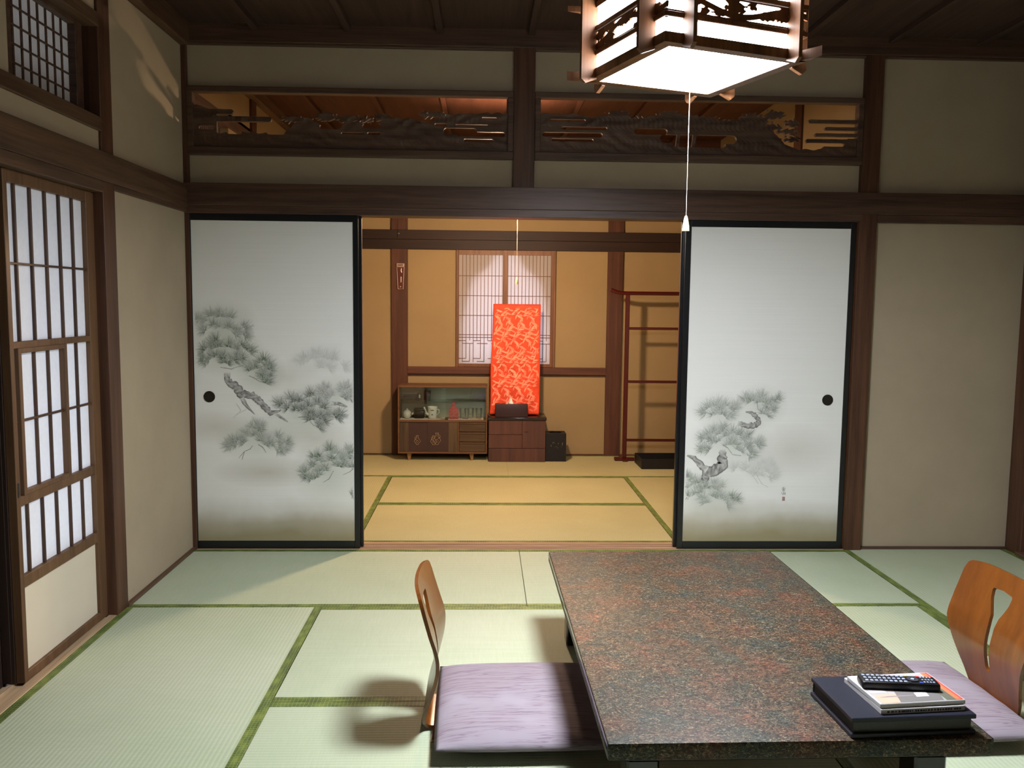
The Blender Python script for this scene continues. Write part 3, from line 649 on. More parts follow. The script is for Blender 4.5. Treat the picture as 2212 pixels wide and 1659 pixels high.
def rail(a):
    q = [(-S, -S), (S, -S), (S - 0.034, -S + 0.034), (-S + 0.034, -S + 0.034)]
    if a == 1: q = [(-S - 0.062, -S + 0.006), (-S, -S)] + q[1:3] + [(-S + 0.034, -S + 0.034)]
    if a == 2: q = [(-S, -S), (S, -S), (S + 0.062, -S + 0.006), (S - 0.034, -S + 0.034), (-S + 0.034, -S + 0.034)]
    return q
def pendant(label, loc, rz, glow, glowside, carved=True, drop=0.43, group=None):
    t = thing('pendant_lamp', label, 'lamp', loc, rz, group)
    df = MB().box(-S + 0.022, S - 0.022, -S + 0.022, S - 0.022, 0.006, 0.010).build('diffuser_plate', glow, t)
    for a in range(4):
        R = Matrix.Rotation(a * math.pi / 2, 4, 'Z'); put = lambda mb: mb.map(lambda x, y, z: tuple((R @ Vector((x, y, z)))[:]))
        put(MB().box(-S + 0.022, S - 0.022, -S + 0.022, -S + 0.026, 0.026, 0.202)).build('diffuser_side', glowside, t)
        # crossing bottom rail with pointed ends, thin rails, top rail
        put(MB().prism(rail(a), 0.0, 0.026, 'xy')).build('bottom_rail', 'lampwood', t)
        for z0 in (0.064, 0.135): put(MB().box(-S + 0.002, S - 0.002, -S, -S + 0.014, z0, z0 + 0.014, 0.0015)).build('thin_rail', 'lampwood', t)
        put(MB().prism(rail(a), 0.200, 0.216, 'xy')).build('top_rail', 'lampwood', t)
        for sx in (-1, 1):
            x = sx * (S - 0.062)
            put(MB().prism([(-S + 0.006, -0.004), (-S - 0.030, -0.018), (-S - 0.044, -0.006), (-S - 0.044, 0.236), (-S + 0.006, 0.236)], x - 0.006, x + 0.006, 'yz')).build('fin', 'lampwood', t)
        if carved:
            put(slab(pierced(11 + a), -S + 0.002, S - 0.002, 0.0, 0.055, 150, 22, lambda u, v: (u, -S + 0.004, 0.079 + v), lambda u, v: (u, -S + 0.010, 0.079 + v))).build('pierced_panel', 'lampwood', t)
    MB().box(-S + 0.01, S - 0.01, -S + 0.01, S - 0.01, 0.214, 0.228, 0.002).build('top_board', 'lampwood', t)
    top = 2.72 - loc[2]
    MB().tube([(0, 0, 0.225), (0, 0, top - 0.02)], 0.004, 8).build('hanging_cord', 'black', t)
    MB().lathe([(0.0, top - 0.04), (0.035, top - 0.035), (0.045, top)], n=24).build('ceiling_cap', 'lampwood', t)
    pc = MB().tube([(0, 0, 0.012), (0, 0, -drop + 0.02)], 0.0008, 6).build('pull_cord', 'cord', t)
    MB().lathe([(0.0, -drop - 0.022), (0.0105, -drop - 0.022), (0.0095, -drop - 0.008), (0.006, -drop + 0.012), (0.003, -drop + 0.022), (0.0, -drop + 0.022)], n=20).build('pull_knob', 'ivory', pc)
    return t
pendant('big square hanging lamp with pierced wooden sides, glowing white over the low table', (0.592, 2.519, 2.0), math.radians(19.9), 'glow', 'glowside', True, 0.43)
M['glowfar'] = glow_mat('warm opal globe', (1.0, 0.69, 0.45, 1), FAR_POWER)
M['enamel'] = plain('white enamel', rgb(225, 215, 200), 0.5, 0.03)
fl = thing('pendant_lamp', 'hanging bulb lamp of the back room, only its pull cord showing below the lintel', 'lamp', (0.216, 5.75, 1.96))
MB().lathe([(0.07 * math.sin(t), -0.07 * math.cos(t)) for t in [math.pi * k / 14 for k in range(15)]], n=28).build('bulb', 'glowfar', fl)
MB().lathe([(0.215, 0.012), (0.213, 0.022), (0.115, 0.175), (0.112, 0.172), (0.208, 0.014)], n=40).build('shade', 'enamel', fl)
MB().tube([(0, 0, 0.068), (0, 0, 0.16)], 0.018, 12).build('socket', 'black', fl)
for k in range(3): MB().tube([(0, 0, 0.150), (0.114 * math.cos(k * 2.1), 0.114 * math.sin(k * 2.1), 0.172)], 0.002, 6).build('shade_arm', 'black', fl)
MB().tube([(0, 0, 0.158), (0, 0, 0.745)], 0.004, 8).build('hanging_cord', 'black', fl)
MB().lathe([(0.0, 0.72), (0.035, 0.725), (0.045, 0.76)], n=24).build('ceiling_cap', 'black', fl)
pc = MB().tube([(0.02, 0, 0.09), (0.075, 0, 0.03), (0.075, 0, -0.45)], 0.0008, 6).build('pull_cord', 'cord', fl)
MB().lathe([(0.0, -0.505), (0.0095, -0.505), (0.009, -0.49), (0.006, -0.47), (0.003, -0.458), (0.0, -0.458)], 0.075, 0, n=20).build('pull_knob', 'ivory', pc)
fl.location.x = 0.145

# ================================================================== LOW TABLE
def flake_mat():
    m, nt, bs = new_mat('flaked lacquer')
    v = coords(nt, (1, 1, 1), False)
    big = noise(nt, v, 10.0, 3, 0.6, 0.5); big2 = noise(nt, coords(nt, (1.1, 0.9, 1), False, (0, 0, 0.7)), 15.0, 3, 0.6)
    f1 = noise(nt, coords(nt, (1.0, 1.25, 1.4), False), 85, 5, 0.8, 1.2); f2 = noise(nt, coords(nt, (0.8, 1.5, 1.2), False, (0, 0, 0.5)), 70, 4, 0.8, 2.5)
    a = ramp(nt, big.outputs['Fac'], [(0.34, rgb(36, 54, 54)), (0.43, rgb(50, 56, 44)), (0.50, rgb(64, 53, 42)), (0.60, rgb(80, 56, 40)), (0.70, rgb(104, 58, 42))])
    b = ramp(nt, big2.outputs['Fac'], [(0.35, rgb(54, 58, 60)), (0.5, rgb(64, 55, 46)), (0.66, rgb(84, 56, 42))])
    c = mix(nt, 0.38, a, b)
    dk = ramp(nt, f1.outputs['Fac'], [(0.39, (0.12, 0.11, 0.10, 1)), (0.48, (0.5, 0.48, 0.46, 1)), (0.54, (1.0, 1.0, 1.0, 1)), (0.63, (2.3, 2.15, 1.9, 1))])
    c = mix(nt, 1.0, c, dk, 'MULTIPLY')
    hi = ramp(nt, f2.outputs['Fac'], [(0.555, (0, 0, 0, 1)), (0.61, (0.85, 0.85, 0.85, 1))])
    c = mix(nt, hi, c, rgb(150, 132, 104))
    L(nt, c, bs.inputs['Base Color']); bs.inputs['Roughness'].default_value = 0.55; bs.inputs['Specular IOR Level'].default_value = 0.28
    bump(nt, bs, f1.outputs['Fac'], 0.12, 0.0006)
    return m
M['flake'] = flake_mat()
M['edge'] = plain('dark edge lacquer', rgb(34, 28, 27), 0.14, 0.1, 20, 0.6)
TZ = 0.333
tb = thing('low_table', 'low table with flaked red green lacquer top and dark edge', 'table', (0.733, 2.608, 0), math.radians(0.8))
hw, hl = 0.4535, 0.755
top = MB().box(-hw, hw, -hl, hl, TZ - 0.043, TZ, 0.006, 2).build('table_top', 'flake', tb)
for sx in (-1, 1): MB().prism([(sx * (hw + 0.0004), TZ - 0.002), (sx * (hw + 0.0012), TZ - 0.018), (sx * (hw - 0.010), TZ - 0.0440), (sx * (hw - 0.012), TZ - 0.030)][::sx], -hl + 0.002, hl - 0.002, 'xz').build('edge_band', 'edge', top)
MB().box(-hw + 0.06, hw - 0.06, -hl + 0.07, hl - 0.07, TZ - 0.085, TZ - 0.042, 0.004).build('apron', 'edge', tb)
for sx in (-1, 1):
    for sy in (-1, 1):
        lx, ly = sx * (hw - 0.10), sy * (hl - 0.12)
        MB().box(lx - 0.04, lx + 0.04, ly - 0.04, ly + 0.04, 0.0, TZ - 0.084, 0.006).build('leg', 'edge', tb)

# ================================================================== CUSHIONS AND LEGLESS CHAIRS
def cushion_mat():
    m, nt, bs = new_mat('lilac streaked cotton')
    v = coords(nt, (5.5, 120, 1)); n = noise(nt, v, 1.0, 3, 0.5, 0.7); sc = noise(nt, coords(nt, (5, 6, 1)), 1.0, 2)
    f = coords(nt, (600, 600, 600), False); w = noise(nt, f, 1.0, 2)
    ln_ = ramp(nt, n.outputs['Fac'], [(0.50, (0, 0, 0, 1)), (0.56, (1, 1, 1, 1)), (0.61, (0, 0, 0, 1))])
    k = ramp(nt, sc.outputs['Fac'], [(0.36, (0, 0, 0, 1)), (0.5, (0.75, 0.75, 0.75, 1))])
    fac = mix(nt, 1.0, ln_, k, 'MULTIPLY')
    base = ramp(nt, sc.outputs['Fac'], [(0.35, rgb(154, 146, 157)), (0.65, rgb(147, 134, 144))])
    L(nt, mix(nt, fac, base, rgb(108, 88, 108)), bs.inputs['Base Color']); bs.inputs['Roughness'].default_value = 0.9
    bump(nt, bs, w.outputs['Fac'], 0.2, 0.001)
    return m
M['cushion'] = cushion_mat()
def cushion(label, x, y, z, sx, sy, rz, seed):
    n = 36; mb = MB(); rng = np.random.RandomState(seed); ph = rng.uniform(0, 6, 4)
    v = []; f = []
    for side in (1, -1):
        for i in range(n + 1):
            for j in range(n + 1):
                u, w = -1 + 2 * i / n, -1 + 2 * j / n
                # plump with pinched corners and slightly concave sides
                px = u * (1 - 0.035 * (1 - abs(u) ** 4 * 0 ) * (1 - w * w) * -1 * 0.4); py = w * (1 + 0.014 * (1 - u * u))
                e = max(0.0, (1 - abs(u) ** 5) * (1 - abs(w) ** 5)) ** 0.65
                h = 0.036 * e * (1 + 0.10 * math.sin(3 * u + ph[0]) * math.sin(2.5 * w + ph[1])) + 0.0016 * e * math.sin(14 * w + 3 * u + ph[2])
                v.append((px * sx / 2, py * sy / 2, 0.028 + (h if side > 0 else -0.026 * e)))
        o = (n + 1) ** 2 * (0 if side > 0 else 1)
        for i in range(n):
            for j in range(n):
                q = (o + i * (n + 1) + j, o + (i + 1) * (n + 1) + j, o + (i + 1) * (n + 1) + j + 1, o + i * (n + 1) + j + 1)
                f.append(q if side > 0 else q[::-1])
    mb.add(v, f)
    c = mb.build('floor_cushion', 'cushion', None, True, (x, y, z), 60); c.rotation_euler = (0, 0, rz)
    bm = bmesh.new(); bm.from_mesh(c.data); bmesh.ops.remove_doubles(bm, verts=bm.verts, dist=1e-5); bm.to_mesh(c.data); bm.free()
    return tag(c, label, 'cushion', 'lilac floor cushions')
M['honey'] = wood('honey bent plywood', rgb(98, 51, 14), rgb(126, 72, 24), 'Z', 0.32, 0.5, 0.5)
PROF = [(0.05, 0.010), (0.0, 0.012), (-0.020, 0.020), (-0.026, 0.044), (-0.016, 0.085), (0.002, 0.140), (0.016, 0.195), (0.020, 0.235), (0.015, 0.282), (-0.003, 0.340), (-0.022, 0.410), (-0.036, 0.468)]
def spline(s):
    n = len(PROF) - 1; t = min(max(s, 0), 0.9999) * n; i = int(t); t -= i
    p = [PROF[max(0, min(n, i + k))] for k in (-1, 0, 1, 2)]
    g = lambda k: 0.5 * (2 * p[1][k] + (p[2][k] - p[0][k]) * t + (2 * p[0][k] - 5 * p[1][k] + 4 * p[2][k] - p[3][k]) * t * t + (3 * p[1][k] - p[0][k] - 3 * p[2][k] + p[3][k]) * t ** 3)
    return g(0), g(1)
def chair(label, x, y, rz):
    c = thing('floor_chair', label, 'chair', (x, y, 0), rz, 'legless wooden floor chairs')
    def F(Vv, Sv):
        hwid = np.interp(Sv, [0, 0.2, 0.3, 0.4, 0.52, 0.68, 0.82, 0.93, 0.965, 0.985, 1.0], [0.10, 0.112, 0.130, 0.150, 0.178, 0.206, 0.205, 0.196, 0.186, 0.166, 0.11])
        f = hwid - np.abs(Vv)
        sl = np.interp(Sv, [0.44, 0.455, 0.47, 0.74, 0.79, 0.86, 0.893, 0.900, 0.905], [-0.01, 0.006, 0.011, 0.016, 0.021, 0.046, 0.050, 0.046, -0.02])
        return np.minimum(f, np.abs(Vv) - sl)
    def P(v, s, off):
        X, Z = spline(s); X2, Z2 = spline(min(s + 0.01, 1)); X1, Z1 = spline(max(s - 0.01, 0)); dx, dz = X2 - X1, Z2 - Z1; l = math.hypot(dx, dz) or 1
        bend = 0.020 * min(1, max(0, (s - 0.3) / 0.4)) * (1 - (v / 0.2) ** 2)
        return (X - bend - dz / l * off, v, Z + dx / l * off)
    slab(F, -0.215, 0.215, 0, 1.0, 86, 110, lambda v, s: P(v, s, -0.0055), lambda v, s: P(v, s, 0.0055)).build('backrest', 'honey', c, True, None, 40)
    MB().box(0.0, 0.36, -0.19, 0.19, 0.004, 0.016, 0.004, 2).build('seat', 'honey', c)
    return c
chair('honey plywood floor chair seen edge-on, standing by the open doorway side of the table', -0.150, 2.655, 0.0)
chair('honey plywood floor chair with a slotted back facing the viewer, behind the remote control', 1.672, 2.655, math.pi + 0.03)
cushion('lilac cushion on the chair seen edge-on', 0.140, 2.635, 0.017, 0.56, 0.58, 0.02, 1)
cushion('lilac cushion on the chair behind the black binder', 1.420, 2.655, 0.017, 0.55, 0.555, 0.03, 2)

# ================================================================== BINDER, MAGAZINES AND REMOTE ON THE TABLE
M['navy'] = plain('navy leatherette', rgb(27, 29, 43), 0.45, 0.12, 180, 0.4)
M['pages'] = plain('grey page block', rgb(84, 85, 85), 0.9, 0.06, 200)
bd = thing('ring_binder', 'dark navy binder lying under the magazines', 'binder', (1.006, 1.982, TZ), math.radians(3))
MB().box(-0.152, 0.152, -0.112, 0.108, 0.038, 0.049, 0.0015).build('cover', 'navy', bd)
MB().box(-0.152, 0.152, -0.112, 0.108, 0.0, 0.011, 0.0015).build('cover', 'navy', bd)
MB().box(-0.146, 0.152, 0.104, 0.110, 0.001, 0.048, 0.0015).build('spine', 'navy', bd)
MB().box(-0.144, 0.144, -0.104, 0.105, 0.0111, 0.0379).build('page_block', 'pages', bd)
M['mag'] = plain('white glossy paper', rgb(206, 206, 208), 0.35, 0.03, 10)
M['print'] = vcol_mat('magazine print', 0.4)
M['spineink'] = plain('grey print ink', rgb(70, 70, 78), 0.8)
zb = TZ + 0.049
def quad(mb, x0, x1, y0, y1, z, c, sk=0.0): mb.add([(x0, y0, z), (x1, y0, z), (x1 + sk, y1, z), (x0 + sk, y1, z)], [(0, 1, 2, 3)], rgb(*c))
m1 = MB().box(-0.106, 0.106, -0.086, 0.086, 0, 0.0125, 0.001).build('magazine', 'mag', None, True, (1.034, 1.974, zb)); m1.rotation_euler.z = math.radians(5)
tag(m1, 'white magazine directly on the navy binder with print on its spine', 'magazine')
sp = MB(); rng = random.Random(2); x = -0.098
while x < 0.098:
    w_ = rng.uniform(0.002, 0.006); h_ = rng.uniform(0.003, 0.005); x += w_ + rng.choice([0.001, 0.0015, 0.004])
    if x + w_ < 0.1: sp.box(x, x + w_, -0.0863, -0.0858, 0.006 - h_ / 2, 0.006 + h_ / 2)
sp.build('spine_print', 'spineink', m1)
m2 = MB().box(-0.108, 0.108, -0.076, 0.076, 0, 0.0105, 0.001).build('magazine', 'mag', None, True, (1.036, 1.970, zb + 0.0127)); m2.rotation_euler.z = math.radians(5.5)
tag(m2, 'magazine with a photo cover directly under the remote control', 'magazine')
cv = MB(); z = 0.0108
quad(cv, -0.104, 0.104, -0.074, 0.072, z, (176, 172, 172)); quad(cv, -0.100, -0.02, -0.073, -0.03, z + .0002, (214, 172, 150), 0.0); quad(cv, -0.055, 0.055, -0.073, -0.005, z + .0003, (122, 118, 116), 0.02)
quad(cv, 0.0, 0.032, -0.05, -0.028, z + .0004, (226, 226, 224), 0.005); quad(cv, 0.062, 0.088, -0.073, 0.05, z + .0004, (104, 106, 92)); quad(cv, 0.086, 0.104, -0.073, 0.072, z + .0005, (214, 120, 84))
quad(cv, 0.098, 0.104, -0.073, 0.072, z + .0006, (222, 80, 72)); quad(cv, -0.10, -0.06, -0.02, 0.07, z + .0003, (196, 194, 196)); quad(cv, -0.098, -0.02, -0.045, -0.040, z + .0005, (150, 140, 140), .03)
cv.build('cover_print', 'print', m2, False)
M['remote'] = plain('black plastic', rgb(18, 19, 22), 0.4, 0.1, 60)
M['button'] = plain('pale rubber button', rgb(150, 160, 186), 0.5); M['buttondark'] = plain('dark rubber button', rgb(52, 54, 62), 0.5)
M['buttonred'] = plain('red rubber button', rgb(190, 60, 56), 0.5); M['buttonyellow'] = plain('yellow rubber button', rgb(220, 190, 90), 0.5); M['buttonblue'] = plain('blue rubber button', rgb(60, 80, 170), 0.5)
rm = thing('remote_control', 'long black television remote control lying on the magazines', 'remote', (1.022, 1.975, zb + 0.0127 + 0.0113), math.radians(-6))
MB().box(-0.092, 0.092, -0.024, 0.024, 0.0, 0.019, 0.005, 2).build('case', 'remote', rm)
bm_ = MB().box(-0.0036, 0.0036, -0.0040, 0.0040, 0.0185, 0.0208, 0.0008); fb_ = None
for i in range(9):
    for j in range(3):
        o = (bm_.build('button', 'button', rm) if fb_ is None else copy_obj(fb_, rm)); fb_ = fb_ or o
        o.location = (-0.080 + i * 0.0115, -0.0145 + j * 0.0145, 0)
MB().lathe([(0.006, 0.0188), (0.006, 0.021), (0.0135, 0.021), (0.0135, 0.0188)], 0.033, 0.0, 28).build('ring_button', 'buttondark', rm)
MB().lathe([(0.0, 0.0212), (0.0045, 0.0212), (0.005, 0.0188)][::-1], 0.033, 0.0, 20).build('centre_button', 'button', rm)
for k, (mname, x, y) in enumerate((('buttonred', 0.050, 0.016), ('buttonyellow', 0.022, 0.018), ('buttonblue', 0.048, -0.017), ('buttondark', 0.020, -0.018))): MB().box(x - 0.004, x + 0.004, y - 0.003, y + 0.003, 0.0185, 0.0206, 0.0008).build('colour_button', mname, rm)
sb = MB().box(-0.0022, 0.0022, -0.003, 0.003, 0.0185, 0.0204, 0.0006); f2 = None
for i in range(4):
    for j in range(3):
        o = (sb.build('small_button', 'button', rm) if f2 is None else copy_obj(f2, rm)); f2 = f2 or o
        o.location = (0.057 + i * 0.0075, -0.013 + j * 0.013, 0)

# ================================================================== BACK ROOM FURNITURE
# ---- tea cabinet
M['cab'] = wood('olive brown veneer', rgb(80, 54, 34), rgb(116, 82, 54), 'X', 0.45)
M['cableg'] = wood('tan leg wood', rgb(116, 84, 52), rgb(152, 116, 76), 'Z', 0.5)
M['cabdark'] = plain('dark brown door panel', rgb(58, 38, 34), 0.55, 0.12, 30)
M['cabgrain'] = wood('burnt cedar grain', rgb(46, 34, 24), rgb(98, 78, 54), 'Z', 0.6, 0.8)
M['cabdrawer'] = wood('dark olive drawer veneer', rgb(56, 42, 28), rgb(88, 68, 46), 'X', 0.45)
M['cabback'] = plain('grey cabinet back', rgb(160, 150, 132), 0.7)
M['cabglass'] = glass_mat('greenish cabinet glass', (0.93, 0.97, 0.95, 1), 0.04)
M['brass'] = plain('pale brass wire', rgb(206, 180, 140), 0.35, 0.05, 30, 0.5, 0.6)
M['shelfglass'] = glass_mat('clear shelf glass', (0.86, 0.93, 0.91, 1), 0.08)
cx0, cx1, cy0, cy1, cz0, cz1 = -0.714, 0.036, 7.10, 7.335, 0.058, 0.634
cb = thing('tea_cabinet', 'small tea cabinet with glass doors above and vase ornaments below', 'cabinet', (cx0, cy0, 0))
W_ = cx1 - cx0; D_ = cy1 - cy0
for a, b in ((0, 0.013), (W_ - 0.013, W_)): MB().box(a, b, 0, D_, cz0, cz1, 0.002).build('side_panel', 'cab', cb)
MB().box(0.012, W_ - 0.012, 0, D_, cz1 - 0.016, cz1, 0.002).build('top_panel', 'cab', cb)
MB().box(0.012, W_ - 0.012, 0, D_, cz0, cz0 + 0.014, 0.002).build('bottom_panel', 'cab', cb)
MB().box(0.012, W_ - 0.012, 0.001, D_, 0.326, 0.341, 0.002).build('middle_board', 'cab', cb)
MB().box(0.012, W_ - 0.012, D_ - 0.008, D_, cz0 + 0.012, cz1 - 0.012).build('back_panel', 'cabback', cb)
MB().box(0.502, 0.512, 0.004, D_ - 0.01, cz0 + 0.012, 0.327, 0.001).build('divider', 'cab', cb)
MB().box(0.013, W_ - 0.013, 0.09, D_ - 0.01, 0.492, 0.497).build('glass_shelf', 'shelfglass', cb)
for k, (a, b, y) in enumerate(((0.013, 0.40, 0.020), (0.36, W_ - 0.013, 0.012))): MB().box(a, b, y, y + 0.003, 0.342, cz1 - 0.017).build('glass_door', 'cabglass', cb)
def vase(mb, cx, cz, s, mirror=1):
    pts = [(-0.010, 0.062), (0.010, 0.062), (0.006, 0.056), (0.006, 0.042), (0.020, 0.026), (0.024, 0.014), (0.012, 0.002), (0.008, -0.010), (-0.008, -0.010), (-0.012, 0.002), (-0.024, 0.014), (-0.020, 0.026), (-0.006, 0.042), (-0.006, 0.056), (-0.010, 0.062)]
    mb.tube([(cx + p[0] * s * mirror, 0, cz + p[1] * s) for p in pts], 0.0013, 6)
    mb.tube([(cx + mirror * s * (-0.007 - 0.013 * math.sin(t)), 0, cz + s * (0.040 + 0.012 * math.cos(t))) for t in [math.pi * k / 8 for k in range(9)]], 0.0012, 6)
    mb.tube([(cx + p[0] * s, 0, cz + p[1] * s) for p in ((0, 0.026), (0.009, 0.014), (0, 0.002), (-0.009, 0.014), (0, 0.026))], 0.0011, 6)
for k, (a, b, y) in enumerate(((0.014, 0.262, 0.010), (0.250, 0.501, 0.003))):
    dd = MB().box(a, b, y, y + 0.006, cz0 + 0.015, 0.325).build('sliding_door', 'cabdark', cb)
    g0, g1 = (a + 0.002, a + 0.075) if k == 0 else (b - 0.075, b - 0.002)
    MB().box(g0, g1, y - 0.0012, y, cz0 + 0.016, 0.324).build('grain_strip', 'cabgrain', dd)
    vz = MB(); vase(vz, 0.163 if k == 0 else 0.300, 0.145, 1.05, 1)
    if k: vase(vz, 0.328, 0.150, 1.35, -1)
    vz.map(lambda x_, y_, z_: (x_, y - 0.002 + y_ * 0.6, z_)).build('vase_ornament', 'brass', dd)
dz = (0.326 - cz0 - 0.014) / 3
for k in range(3):
    z0 = cz0 + 0.014 + k * dz
    dr = MB().box(0.514, W_ - 0.015, 0.006, 0.14, z0 + 0.002, z0 + dz - 0.003, 0.002).build('drawer', 'cabdrawer', cb)
    MB().box(0.516, W_ - 0.017, -0.001, 0.007, z0 + dz - 0.011, z0 + dz - 0.004, 0.002).build('drawer_lip', 'cab', dr)
for lx in (0.095, 0.62):
    for ly in (0.03, D_ - 0.03):
        MB().prism([(lx - 0.010, 0.0), (lx + 0.008, 0.0), (lx + 0.018, cz0), (lx - 0.020, cz0)] if lx < 0.3 else [(lx - 0.006, 0.0), (lx + 0.012, 0.0), (lx + 0.018, cz0), (lx - 0.020, cz0)], ly - 0.012, ly + 0.012, 'xz').build('leg', 'cableg', cb)
# things in the cabinet
zs = 0.341; Yc = lambda d: cy0 + d; Xc = lambda p: cx0 + (p - 110) / 5.267 * 0.00386
M['cloth'] = plain('white cotton cloth', rgb(226, 216, 206), 0.95, 0.04, 40)
def cloth(label, x0, x1, seed):
    n = 40; mb = MB(); v = []; f = []; dp = 0.13
    for i in range(n + 1):
        for j in range(9):
            x = x0 + (x1 - x0) * i / n; t = j / 8; zz = 0.0045 + 0.0018 * math.sin(i * 0.7 + seed) + 0.001 * math.sin(j * 1.3 + i * 0.3)
            if j == 0: zz = 0.0008
            v.append((x, 0.034 + dp * t + 0.003 * math.sin(i * 0.5 + seed), zz))
    for i in range(n):
        for j in range(8): f.append((i * 9 + j, (i + 1) * 9 + j, (i + 1) * 9 + j + 1, i * 9 + j + 1))
    m = len(v); v += [(a, b, 0.0003) for a, b, c in v]; f += [tuple(k + m for k in q[::-1]) for q in f]
    rim = [i * 9 for i in range(n + 1)] + [n * 9 + j for j in range(1, 9)] + [i * 9 + 8 for i in range(n - 1, -1, -1)] + [j for j in range(7, 0, -1)]
    f += [(rim[k], rim[k] + m, rim[(k + 1) % len(rim)] + m, rim[(k + 1) % len(rim)]) for k in range(len(rim))]
    return tag(mb.add(v, f).build('shelf_cloth', 'cloth', None, True, (0, cy0, zs)), label, 'cloth', 'white cloths lining the cabinet shelf')
cloth('white cloth under the white teapot and jug', Xc(128), Xc(640), 0); cloth('white cloth under the three drinking glasses', Xc(682), Xc(1090), 2)
M['china'] = plain('white glazed china', rgb(226, 228, 224), 0.2, 0.02, 8, 0.5); M['bluedeco'] = plain('dark blue glaze', rgb(70, 80, 90), 0.3)
zc = zs + 0.0068
tp = thing('teapot', 'round white china teapot in the glass cabinet', 'teapot', (Xc(205), Yc(0.10), zc))
MB().lathe([(0.0, 0.0), (0.022, 0.0), (0.032, 0.012), (0.037, 0.030), (0.034, 0.048), (0.024, 0.060), (0.014, 0.064)], n=32).build('body', 'china', tp)
MB().lathe([(0.014, 0.064), (0.018, 0.0645), (0.012, 0.069), (0.004, 0.071), (0.006, 0.076), (0.004, 0.080), (0.0, 0.081)], n=24).build('lid', 'china', tp)
MB().tube([(0.030, -0.01, 0.028), (0.046, -0.015, 0.036), (0.052, -0.016, 0.048)], [0.009, 0.007, 0.005], 12).build('spout', 'china', tp)
MB().tube([(0.034, -0.012, 0.030), (0.040, -0.014, 0.033)], 0.0095, 12).build('glaze_band', 'bluedeco', tp)
M['lacq'] = plain('dark brown lacquer', rgb(40, 30, 28), 0.35, 0.1, 20)
ca = thing('tea_caddy', 'dark square tea caddy between the white teapot and jug', 'caddy', (Xc(345), Yc(0.115), zc))
MB().box(-0.042, 0.042, -0.04, 0.04, 0, 0.062, 0.006, 2).build('body', 'lacq', ca); MB().box(-0.044, 0.044, -0.042, 0.042, 0.063, 0.082, 0.006, 2).build('lid', 'lacq', ca)
jg = thing('jug', 'white china jug with blue marks and a loop handle', 'jug', (Xc(498), Yc(0.10), zc))
MB().lathe([(0.0, 0.0), (0.030, 0.0), (0.034, 0.008), (0.040, 0.088), (0.042, 0.096), (0.039, 0.097), (0.036, 0.088), (0.030, 0.010), (0.0, 0.008)], n=32).build('body', 'china', jg)
MB().tube([(-0.034, -0.005, 0.030), (-0.052, -0.008, 0.042), (-0.062, -0.009, 0.070), (-0.072, -0.009, 0.094)], [0.011, 0.010, 0.008, 0.009], 12).build('spout', 'china', jg)
MB().tube([(0.036, 0.0, 0.075), (0.054, 0.006, 0.072), (0.056, 0.008, 0.045), (0.035, 0.0, 0.028)], 0.004, 8).build('handle', 'china', jg)
for z0, w_ in ((0.066, 0.014), (0.028, 0.007)):
    MB().lathe([(0.0392 if z0 > .05 else 0.0362, z0), (0.0398 if z0 > .05 else 0.0366, z0 + 0.010)], n=64).map(lambda x, y, z: (x, y, z)).build('painted_band' if False else 'painted_mark', 'bluedeco', jg) if False else MB().box(-w_, w_, -0.0402 if z0 > .05 else -0.0378, -0.0360, z0, z0 + 0.009, 0.001).build('painted_mark', 'bluedeco', jg)
M['redcloth'] = plain('red brocade', rgb(170, 44, 46), 0.7, 0.25, 60); M['pinkline'] = plain('pale red thread', rgb(206, 120, 112), 0.8)
rp = thing('brocade_pouch', 'small red brocade bottle pouch in the glass cabinet', 'pouch', (Xc(745), Yc(0.075), zc))
MB().prism([(-0.040, 0.0), (0.040, 0.0), (0.041, 0.070), (0.036, 0.082), (0.016, 0.104), (0.014, 0.128), (0.008, 0.138), (-0.008, 0.138), (-0.014, 0.128), (-0.016, 0.104), (-0.036, 0.082), (-0.041, 0.070)], -0.020, 0.020, 'xz').build('bag', 'redcloth', rp)
for z0 in (0.024, 0.048, 0.072): MB().tube([(-0.038 + 0.0076 * k, -0.0206, z0 + 0.006 * math.sin(k * 1.1 + z0 * 90)) for k in range(11)], 0.0016, 6).build('wave_stripe', 'pinkline', rp)
MB().tube([(0.017 * math.cos(t), 0.022 * math.sin(t), 0.112) for t in [2 * math.pi * k / 16 for k in range(17)]], 0.003, 6).build('neck_tie', 'redcloth', rp)
M['tumbler'] = glass_mat('drinking glass', (0.90, 0.93, 0.93, 1), 0.14)
for k, (p, lb) in enumerate(((850, 'drinking glass next to the red pouch'), (938, 'middle one of the three drinking glasses'), (1035, 'drinking glass by the drawer end of the cabinet'))):
    g = MB().lathe([(0.0, 0.002), (0.021, 0.002), (0.022, 0.0), (0.024, 0.004), (0.029, 0.086), (0.0275, 0.086), (0.0225, 0.008), (0.0, 0.007)], n=28).build('drinking_glass', 'tumbler', None, True, (Xc(p), Yc(0.115), zc))
    tag(g, lb, 'glass', 'drinking glasses in the tea cabinet')
M['steel'] = plain('steel', rgb(150, 150, 150), 0.3, 0.05, 30, 0.5, 1.0); M['palewood'] = wood('pale wood', rgb(190, 150, 100), rgb(220, 184, 134), 'X', 0.6)
bo = thing('bottle_opener', 'small metal bottle opener on the cabinet cloth', 'opener', (Xc(880), Yc(0.055), zs + 0.0072))
MB().tube([(-0.014 + 0.009 * math.cos(t), 0.009 * math.sin(t), 0.003) for t in [2 * math.pi * k / 14 for k in range(15)]], 0.0024, 8).build('ring', 'steel', bo); MB().box(-0.006, 0.026, -0.003, 0.003, 0.0005, 0.005, 0.001).build('handle', 'lacq', bo)
wsn = thing('wooden_spoon', 'pale wooden spoon lying before the drinking glasses', 'spoon', (Xc(990), Yc(0.052), zs + 0.0072))
